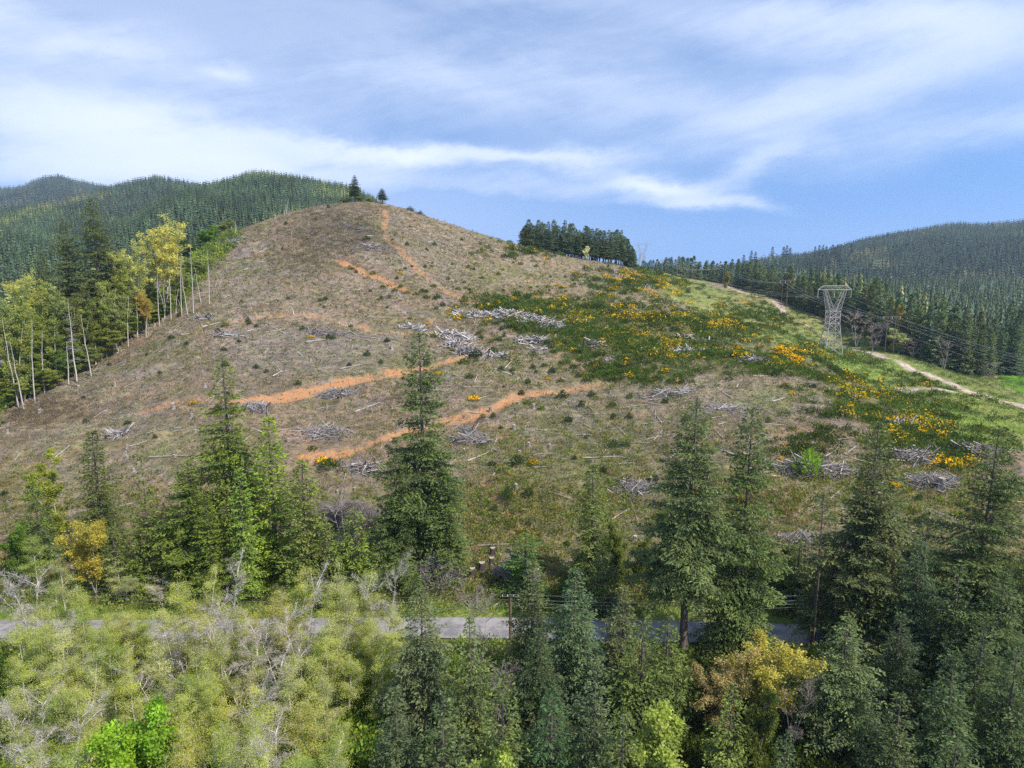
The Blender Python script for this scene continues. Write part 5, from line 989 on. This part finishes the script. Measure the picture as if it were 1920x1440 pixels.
X, Y, Z, A = ground_px([(a[0], a[1]) for a in br]); X2, Y2, Z2 = SMP.draw(rng, 110, (grassy * (near(GPX, GPY, 330, 120, 1080, 600) + .5 * near(GPX, GPY, 200, 60, 1600, 900))), .5); P2x, P2y = to_px(X2, Y2, Z2)
for i, (x, y, z, v, s, px, py) in enumerate([(X[i], Y[i], Z[i], br[i][2], br[i][3], A[i, 0], A[i, 1]) for i in range(len(X))] + [(x, y, z, int(rng.choice([0, 0, 1, 1, 2])), s, a, c) for x, y, z, s, a, c in zip(X2, Y2, Z2, rng.uniform(.7, 1.4, 110), P2x, P2y)]):
    o = link('broom_bush', BRO[v], None, (x, y, z - .1)); o.rotation_euler = (0, 0, rng.uniform(0, 6.28)); o.scale = (s, s, s * rng.uniform(.8, 1.1)); k = rng.uniform(.9, 1.4); o.color = (k, k, k, 1)
    if px in (1518, 1520): o.data = SEED[0]; o.scale = (s * 1.5, s * 1.5, s * 1.2); o.color = (4.6, 4.7, 1.5, 1)
    tag(o, None, 'bush', 'single broom bushes'); lab_later(o, ['green broom bush', 'broom bush with some yellow', 'yellow flowering broom bush'][v], px, py)
finish_labels()
# the broom thicket: a continuous mass nobody could count
bw = np.clip(brm, 0, 1) * (.08 + 1.3 * sstep(-.02, .14, fbm(GX / 16, GY / 16, 4, 101))); 
bw *= 1 - .85 * near(GPX, GPY, 90, 26, 1340, 632) * (GY < 600)
for (x, y, rx, ry, s) in [(1200,650,150,50,.8),(1100,600,90,30,.8),(960,580,90,18,.9),(1240,700,110,18,.8),(1540,830,70,26,1.1),(1480,672,110,18,1.0),(1650,760,120,40,.9),(1760,830,90,40,.9),(1000,470,80,14,.5),(1200,528,80,22,.9),(1400,600,90,24,.8),(1700,850,90,26,.6)]: bw = np.maximum(bw, s * near(GPX, GPY, rx, ry, x, y) * (GY < 560) * (.35 + sstep(-.1, .1, fbm(GX / 7, GY / 7, 2, 104))))
bw = bw * (GY > 110) * (GY < 560) * (1 - ROADB) * (GPX > 850)
X, Y, Z = SMP.draw(rng, 4200, bw, .45); px, py = to_px(X, Y, Z); fl = np.where(rng.random(len(X)) < .035, rng.uniform(.3, .7, len(X)), .0)
for (x, y, rx, ry, s) in [(1160,522,34,10,.8),(1240,545,40,13,.8),(1300,575,50,12,.5),(1050,560,30,8,.4),(900,590,60,10,.35),(1440,662,70,9,.75),(1500,676,50,9,.8),(1395,650,30,8,.5),(1640,745,60,22,.3),(1700,800,60,30,.3),(1600,730,40,20,.3),(1290,590,40,12,.35),(1180,590,60,24,.25),(1330,600,30,10,.3),(1000,462,40,8,.35),(1220,580,40,16,.25),(1100,600,60,14,.2),(1240,640,70,30,.22),(1760,870,50,20,.4),(1350,610,40,10,.35)]:
    fl = np.maximum(fl, s * near(px, py, rx, ry, x, y) * (vnoise(X / 7, Y / 7, 71) > .48) * 1.4 * rng.uniform(.5, 1.2, len(X)))
b = Batch(); bm = rng.uniform(.7, 1.35, (len(X), 1)) * np.where(rng.random((len(X), 1)) < .12, [[1.8, 1.25, 1.3]], [[1, 1, 1]]) * (.75 + .5 * vnoise(X / 15 + 9, Y / 15 + 9, 3))[:, None]
bush_into(b, rng, np.stack([X, Y, Z - .1], 1), rng.uniform(1.0, 2.3, len(X)) * np.clip(Y / 260, .85, 1.2), 80, (.058, .092, .015), np.clip(fl, 0, .75), .85, 1.2, .34, .085, bm); stuff('broom_thicket', b, [M_LEAF], 'dense green broom thicket with yellow bloom')
# low scrub and grass in the power line corridor
cw = np.clip(cor, 0, 1) * (.05 + 1.1 * sstep(.0, .18, fbm(GX / 12, GY / 12, 4, 111))) * (1 - ROADB) * (GY < 640); 
for (x, y, rx, ry, s) in [(1500,640,110,14,1.0),(1620,672,60,12,1.),(1730,712,70,10,.9),(1800,745,60,10,.8),(1480,625,100,16,.9),(1650,690,60,9,.7),(1860,715,60,12,.9),(1800,700,60,8,.7)]: cw = np.maximum(cw, s * near(GPX, GPY, rx, ry, x, y) * (GY < 560) * (GY > 190) * (1 - ROADB))
X, Y, Z = SMP.draw(rng, 2200, cw, .6); b = Batch(); bm = np.array([(1,1,1),(.8,.9,1),(2.2,1.6,1.8),(1.2,1.3,1)])[rng.integers(0, 4, len(X))] * rng.uniform(.8, 1.3, (len(X), 1))
bush_into(b, rng, np.stack([X, Y, Z - .1], 1), rng.uniform(.5, 1.1, len(X)) * np.clip(Y / 260, .85, 1.3), 34, (.065, .095, .032), .01, 1.0, 1.1, .5, .08, bm); stuff('corridor_scrub', b, [M_LEAF], 'low scrub in the power line corridor')
X, Y, Z = SMP.draw(rng, 26000, np.clip(cor, 0, 1) * (1 - ROADB) * (GY < 640), .8); n = len(X); b = Batch(); pal = np.array([(.25,.31,.08),(.20,.27,.06),(.33,.30,.13),(.15,.20,.06)]); ti = np.clip((vnoise(X / 12 + 7, Y / 12 + 7, 12) * 1.2 + rng.normal(size=n) * .2) * 4, 0, 3).astype(int)
cards(b, np.stack([X, Y, Z - .03], 1), rng.normal(size=(n, 3)) * .7 + [0, 0, .9], rng.uniform(.5, 1.1, n), .12, pal[ti] * rng.uniform(.8, 1.25, (n, 1)), rng, .2); stuff('corridor_grass', b, [M_LEAF], 'fresh green grass of the power line corridor')
# bushes at the forest edge in the corridor
for (px, py, Y, R, col, l, pr) in [(1610,590,408,9,(.5,.42,.38),'pale bare bush at the forest edge right of the pylon',BARE),(1650,605,400,7,(.3,.25,.25),'dark bare bush right of the pale one',BARE),(1640,610,392,7,(.3,.3,.14),'greenish bare bush at the forest edge',BARE),(1690,618,378,8,(.4,.42,.2),'pale green bush behind the nearest poles',BUSHY),(1715,640,368,7,(.35,.3,.28),'grey bare bush right of the nearest poles',BARE),(1776,640,350,5,(.35,.3,.28),'grey bare bush against the dark firs',BARE),(1858,680,338,4,(.45,.42,.36),'pale bare bush at the corner of the green field',BARE),(1695,575,392,4.5,(.42,.32,.05),'yellow-topped tree above the nearest poles',BUSHY),(1790,605,366,4.5,(.42,.28,.08),'orange-tinged tree in the forest edge',BUSHY),(1362,510,575,5,(.3,.25,.08),'tan tree beside the second pair of poles',BUSHY),(1540,515,520,5,(.12,.16,.05),'rounded tree in the forest behind the pylon',BUSHY)]:
    put(pr, px, py, Y, R, 3.2 if pr is BARE else 3.4, 12 if pr is BARE else 9, col, l, 'bush' if 'bush' in l else 'tree')

# scrub under the left forest edge
le = in_poly(GPX, GPY, [(-60,860),(0,770),(100,712),(200,655),(330,580),(410,490),(450,455),(440,425),(390,455),(320,540),(190,600),(90,650),(-60,740)]).astype(float) * (GY > 140) * (GY < 480)
X, Y, Z = SMP.draw(rng, 2200, le, .6); b = Batch(); bm = np.array([(1,1,1),(1.6,1.4,1),(.7,.8,.8),(2.2,1.9,1.6)])[rng.integers(0, 4, len(X))] * rng.uniform(.7, 1.3, (len(X), 1)); bush_into(b, rng, np.stack([X, Y, Z - .2], 1), rng.uniform(1.0, 2.6, len(X)), 34, (.12, .16, .035), 0.0, 1.0, 1.5, .5, .09, bm); stuff('edge_scrub', b, [M_LEAF], 'leafy scrub along the left forest edge')
# undergrowth below the road and on the far verge
ug = ((GY > 42) & (GY < 87.5) & (np.abs(GX) < 90)).astype(float) * (1 + 1.5 * sstep(0, -25, GX)) + ((GY > 97) & (GY < 104)) * .8
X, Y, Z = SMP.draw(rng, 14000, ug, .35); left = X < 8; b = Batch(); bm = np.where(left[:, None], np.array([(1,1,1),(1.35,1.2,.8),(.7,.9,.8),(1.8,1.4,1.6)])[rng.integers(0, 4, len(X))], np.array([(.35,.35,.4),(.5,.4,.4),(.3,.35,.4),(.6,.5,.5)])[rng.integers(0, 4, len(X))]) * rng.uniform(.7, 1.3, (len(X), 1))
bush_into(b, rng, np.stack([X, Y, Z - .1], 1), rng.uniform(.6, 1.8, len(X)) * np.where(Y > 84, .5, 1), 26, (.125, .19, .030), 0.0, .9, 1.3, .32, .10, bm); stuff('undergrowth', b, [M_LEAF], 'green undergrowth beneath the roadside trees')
X, Y, Z = SMP.draw(rng, 16000, ((GY > 84.5) & (GY < 103) & (np.abs(GY - road_c(GX)) > 3.6)).astype(float), .5); n = len(X); b = Batch()
cards(b, np.stack([X, Y, Z], 1), rng.normal(size=(n, 3)) * .6 + [0, 0, 1], rng.uniform(.25, .7, n), .06, tint(rng, (.22, .31, .045), n, .25), rng, .2); stuff('verge_grass', b, [M_LEAF], 'bright grass along the road verges')

# woods beyond both sides of the frame
rg = np.random.default_rng(77); X = np.concatenate([rg.uniform(70, 135, 150), rg.uniform(-140, -78, 150)]); Y = rg.uniform(58, 112, 300); k = (np.abs(X) > Y * .80 + 10) & ((Y < 84) | (Y > 98)); X, Y = X[k], Y[k]; Z = Hq(X, Y); b = Batch(); h = rg.uniform(10, 24, len(X))
mini_into(b, rg, X, Y, Z - .3, h, h * rg.uniform(.14, .2, len(X)), tint(rg, (.045, .058, .022), len(X)), 16, 11); stuff('roadside_woods', b, [M_NEEDLE], 'dense roadside woods continuing past the frame')
# ------------------------------------------------------------------ power line
def pylon(loc, rz, Ht, label, dark=1.0):
    rt = root('lattice_pylon', loc, rz, (.9, .9, 1)); tag(rt, label, 'pylon', 'steel pylons of the power line')
    def sym(z, hw, hd): return [(-hw, -hd, z), (hw, -hd, z), (hw, hd, z), (-hw, hd, z)]
    r = .3; zs = [0, .17, .33, .46, .55, .64]; ws = [5.6, 4.7, 3.9, 3.2, 3.2, 3.2]; lv = [sym(z * Ht, w_, w_ * .8) for z, w_ in zip(zs, ws)]; E = []; thin = []
    for i in range(len(lv) - 1):
        for c in range(4):
            d = (c + 1) % 4; E.append((lv[i][c], lv[i + 1][c])); thin += [(lv[i][c], lv[i + 1][d]), (lv[i][d], lv[i + 1][c]), (lv[i + 1][c], lv[i + 1][d])]
    for c in range(4):
        e = E[c::4]; lb = Batch(); lb.tubes([a[0] for a in e], [a[1] for a in e], r, r * .85, (1, 1, 1), 4); link('leg', lb.mesh('leg', [M_STEEL]), rt)
    lb = Batch(); lb.tubes([e[0] for e in thin], [e[1] for e in thin], .11, .11, (1, 1, 1), 4); link('tower_bracing', lb.mesh('tower_bracing', [M_STEEL]), rt)
    # two flaring masts carry the bridge
    zt, zb = .64 * Ht, .945 * Ht; E = []; T = []
    for sgn in (-1, 1):
        for y_ in (-1, 1):
            o0 = (sgn * 3.2, y_ * 2.4, zt); o1 = (sgn * 6.9, y_ * .9, zb); i0 = (sgn * .3, y_ * 2.4, zt); i1 = (sgn * 5.3, y_ * .9, zb); E += [(o0, o1), (i0, i1)]
            for k in range(5):
                f = k / 5; g = (k + 1) / 5; po = [o0[j] * (1 - f) + o1[j] * f for j in range(3)]; pi = [i0[j] * (1 - g) + i1[j] * g for j in range(3)]; T += [(po, pi), ([i0[j] * (1 - f) + i1[j] * f for j in range(3)], [o0[j] * (1 - g) + o1[j] * g for j in range(3)])]
        for k in range(1, 5):
            f = k / 5; T.append(((sgn * (3.2 + 3.7 * f), -(2.4 - 1.5 * f), zt + (zb - zt) * f), (sgn * (3.2 + 3.7 * f), 2.4 - 1.5 * f, zt + (zb - zt) * f)))
    lb = Batch(); lb.tubes([e[0] for e in E], [e[1] for e in E], .13, .12, (1, 1, 1), 4); lb.tubes([e[0] for e in T], [e[1] for e in T], .06, .06, (1, 1, 1), 4); link('masts', lb.mesh('masts', [M_STEEL]), rt)
    E = []; T = []; z1 = Ht
    for y_ in (-.9, .9):
        E += [((-10.4, y_ * .3, zb), (10.4, y_ * .3, zb)), ((-6.9, y_, z1), (6.9, y_, z1)), ((-10.4, y_ * .3, zb), (-6.9, y_, z1)), ((10.4, y_ * .3, zb), (6.9, y_, z1)), ((-6.9, y_, zb), (6.9, y_, zb))]
        xs = np.linspace(-6.9, 6.9, 9)
        for k in range(8): T.append(((xs[k], y_, zb if k % 2 else z1), (xs[k + 1], y_, z1 if k % 2 else zb)))
    lb = Batch(); lb.tubes([e[0] for e in E], [e[1] for e in E], .11, .11, (1, 1, 1), 4); lb.tubes([e[0] for e in T], [e[1] for e in T], .06, .06, (1, 1, 1), 4); link('bridge_beam', lb.mesh('bridge_beam', [M_STEEL]), rt)
    for x in (-10.2, 0, 10.2):
        lb = Batch(); n = 9; zz = np.linspace(zb - .1, zb - 4.2, n); lb.tubes(np.stack([np.full(n - 1, x), np.zeros(n - 1), zz[:-1]], 1), np.stack([np.full(n - 1, x), np.zeros(n - 1), zz[1:]], 1), np.where(np.arange(n - 1) % 2, .17, .07), .1, (1, 1, 1), 6); link('insulator_string', lb.mesh('insulator_string', [M_GLASS]), rt)
    return [rt.matrix_basis @ Vector((x, 0, zb - 4.3)) for x in (-10.2, 0, 10.2)]
def topz(px, py, Y): X, _, Z = at(px, py, Y); return float(X), float(Z)
Xa, Ya, Za, _ = ground_px([(1566, 664)]); Ya = float(np.clip(Ya[0], 345, 390)); xa, za = topz(1566, 536, Ya); ga = float(Hq(xa, Ya)); print('pylon', xa, Ya, ga, za - ga)
P1 = pylon((xa, Ya, ga - .3), math.radians(4), za - ga + .3, 'near steel lattice pylon standing in the green corridor')
Yb = 810.; xb, zb_ = topz(1205, 455, Yb); gb = float(Hq(xb, Yb)); P2 = pylon((xb, Yb, gb - .3), math.radians(8), za - ga, 'far steel lattice pylon against the sky on the saddle'); dzz = zb_ - gb - (za - ga)
for o in SC.objects:
    if o.name == 'lattice_pylon.001': o.location.z += dzz
bpy.context.view_layer.update(); P2 = [p + Vector((0, 0, dzz)) for p in P2]
def wire(name, a, b_, sag, r, label, group):
    n = 40; t = np.linspace(0, 1, n)[:, None]; P = np.array(a)[None] * (1 - t) + np.array(b_)[None] * t; P[:, 2] -= sag * 4 * t[:, 0] * (1 - t[:, 0]); b = Batch(); b.tubes(P[:-1], P[1:], r, r, (1, 1, 1), 3); o = link(name, b.mesh(name, [M_WIRE])); tag(o, label, 'cable', group); return P
NX = (xa + 30, -20, -14 + 36)
for k, nm in enumerate(['left', 'middle', 'right']):
    wire('power_cable', P2[k], P1[k], 13, .04, f'{nm} conductor wire strung between the far and the near pylon', 'pylon conductor wires')
    wire('power_cable', P1[k], (NX[0] + (k - 1) * 10.2, NX[1], NX[2]), 16, .03, f'{nm} conductor wire running from the near pylon off to the lower right', 'pylon conductor wires')
def hframe(p1, p2, label, group='wooden pole frames along the gravel track'):
    (x1, b1, t1), (x2, b2, t2) = p1, p2; X, Y, Z, _ = ground_px([(x1, b1), (x2, b2)]); Y[:] = Y.mean(); X = [topz(x1, t1, Y[0])[0], topz(x2, t2, Y[0])[0]]; g = [float(Hq(X[k], Y[0])) for k in (0, 1)]; zt = max(topz(x1, t1, Y[0])[1], topz(x2, t2, Y[0])[1]); zt = max(zt, max(g) + 13)
    cx = (X[0] + X[1]) / 2; rt = root('pole_frame', (cx, float(Y[0]), g[0])); tag(rt, label, 'utility poles', group); print(label, [round(v, 1) for v in (cx, Y[0], g[0], zt - g[0])])
    hwid = max(1.7, abs(X[1] - X[0]) / 2)
    for sgn, k in ((-1, 0), (1, 1)):
        b = Batch(); b.tubes([(sgn * hwid, 0, g[k] - g[0] - .5)], [(sgn * hwid, 0, zt - g[0])], .21, .13, (1, 1, 1), 8); link('pole', b.mesh('pole', [M_POLE]), rt)
    b = Batch(); z = zt - g[0] - 1.6; b.tubes([(-hwid * 2.1, 0, z), (-hwid, 0, z - 3), (hwid, 0, z - 3)], [(hwid * 2.1, 0, z), (hwid, 0, z - .2), (-hwid, 0, z - .2)], [.14, .07, .07], [.14, .07, .07], (1, 1, 1), 4); link('crossarm', b.mesh('crossarm', [M_POLE]), rt)
    out = []
    for x in (-hwid * 2, 0, hwid * 2):
        b = Batch(); b.tubes([(x, 0, z), (x, 0, z - .5), (x, 0, z - 1.0)], [(x, 0, z - .5), (x, 0, z - 1.), (x, 0, z - 1.5)], [.11, .15, .12], [.15, .12, .06], (1, 1, 1), 6); link('insulator', b.mesh('insulator', [M_GLASS]), rt); out.append(Vector((cx + x, float(Y[0]), g[0] + z - 1.5)))
    return out
HF = [hframe((1241, 514, 496), (1248, 515, 497), 'farthest pole pair on the skyline end of the gravel track'), hframe((1347, 536, 496), (1357, 538, 495), 'second pole pair, by the bend of the gravel track'),
      hframe((1468, 577, 524), (1478, 582, 522), 'third pole pair, left of the near pylon'), hframe((1665, 662, 593), (1681, 668, 588), 'nearest pole pair, between the pylon and the dark firs')]
wn = ['left', 'middle', 'right']
for j in range(3):
    for k in range(3): wire('utility_wire', HF[j][k], HF[j + 1][k], 4, .045, f'{wn[k]} wire between the {["farthest and second","second and third","third and nearest"][j]} pole pairs', 'wires of the pole line')
for k in range(3): wire('utility_wire', HF[3][k], (HF[3][k][0] + 75, 95, HF[3][k][2] - 24), 8, .028, f'{wn[k]} wire running from the nearest pole pair down to the right edge', 'wires of the pole line')
# roadside pole and its wires
xp, zp = topz(957, 1114, 86.8); gp = float(Hq(xp, 86.8)); rt = root('utility_pole', (xp, 86.8, gp)); tag(rt, 'dark wooden utility pole standing at the near side of the road', 'utility pole')
b = Batch(); b.tubes([(0, 0, -.5)], [(0, 0, zp - gp)], .24, .17, (1, 1, 1), 8); link('pole', b.mesh('pole', [M_POLE]), rt)
b = Batch(); hh = zp - gp; b.tubes([(-1.2, 0, hh - .35)], [(1.2, 0, hh - .35)], .06, .06, (2, 2, 2), 4); link('crossarm', b.mesh('crossarm', [M_POLE]), rt)
tips = []
for x in (-1.1, -.4, .4, 1.1):
    b = Batch(); b.tubes([(x, 0, hh - .3)], [(x, 0, hh - .05)], .07, .04, (1, 1, 1), 6); link('insulator', b.mesh('insulator', [M_GLASS]), rt)
wl = [(hh - .02, 'top'), (hh - .75, 'second'), (hh - 1.25, 'third'), (hh - 1.75, 'lowest')]
for z, nm in wl:
    for sgn, sd_ in ((-1, 'left'), (1, 'right')): wire('roadside_wire', (xp, 86.8, gp + z), (xp + sgn * 62, 88.5, gp + z + .4), 1.1, .012, f'{nm} wire running {sd_} along the road from the utility pole', 'roadside wires')
xq, zq = topz(1536, 1072, 85.5); gq = float(Hq(xq, 85.5)); rt = root('utility_pole', (xq, 85.5, gq)); tag(rt, 'thin dark pole at the shaded road below the thin pole-like fir', 'utility pole'); b = Batch(); b.tubes([(0, 0, -.5)], [(0, 0, zq - gq)], .10, .07, (1, 1, 1), 8); link('pole', b.mesh('pole', [M_POLE]), rt)

# ------------------------------------------------------------------ air between here and the far hills
def haze():
    b = Batch(); x0, x1, y0, y1, z0, z1 = -11900, 11900, -400, 9800, float(GZ.min()) - 5, float(max(GZ.max() + 60, 120)); v = [(x0,y0,z0),(x1,y0,z0),(x1,y1,z0),(x0,y1,z0),(x0,y0,z1),(x1,y0,z1),(x1,y1,z1),(x0,y1,z1)]
    me = bpy.data.meshes.new('haze'); me.from_pydata(v, [], [(0,3,2,1),(4,5,6,7),(0,1,5,4),(1,2,6,5),(2,3,7,6),(3,0,4,7)]); m, t = mat('haze_air'); p = t.node('ShaderNodeVolumePrincipled'); p.inputs['Density'].default_value = .000065; p.inputs['Color'].default_value = (.62, .76, 1, 1); p.inputs['Anisotropy'].default_value = .1
    o = t.node('ShaderNodeOutputMaterial'); t.l.new(p.outputs[0], o.inputs['Volume']); me.materials.append(m); o = link('haze', me); o['kind'] = 'stuff'
haze()
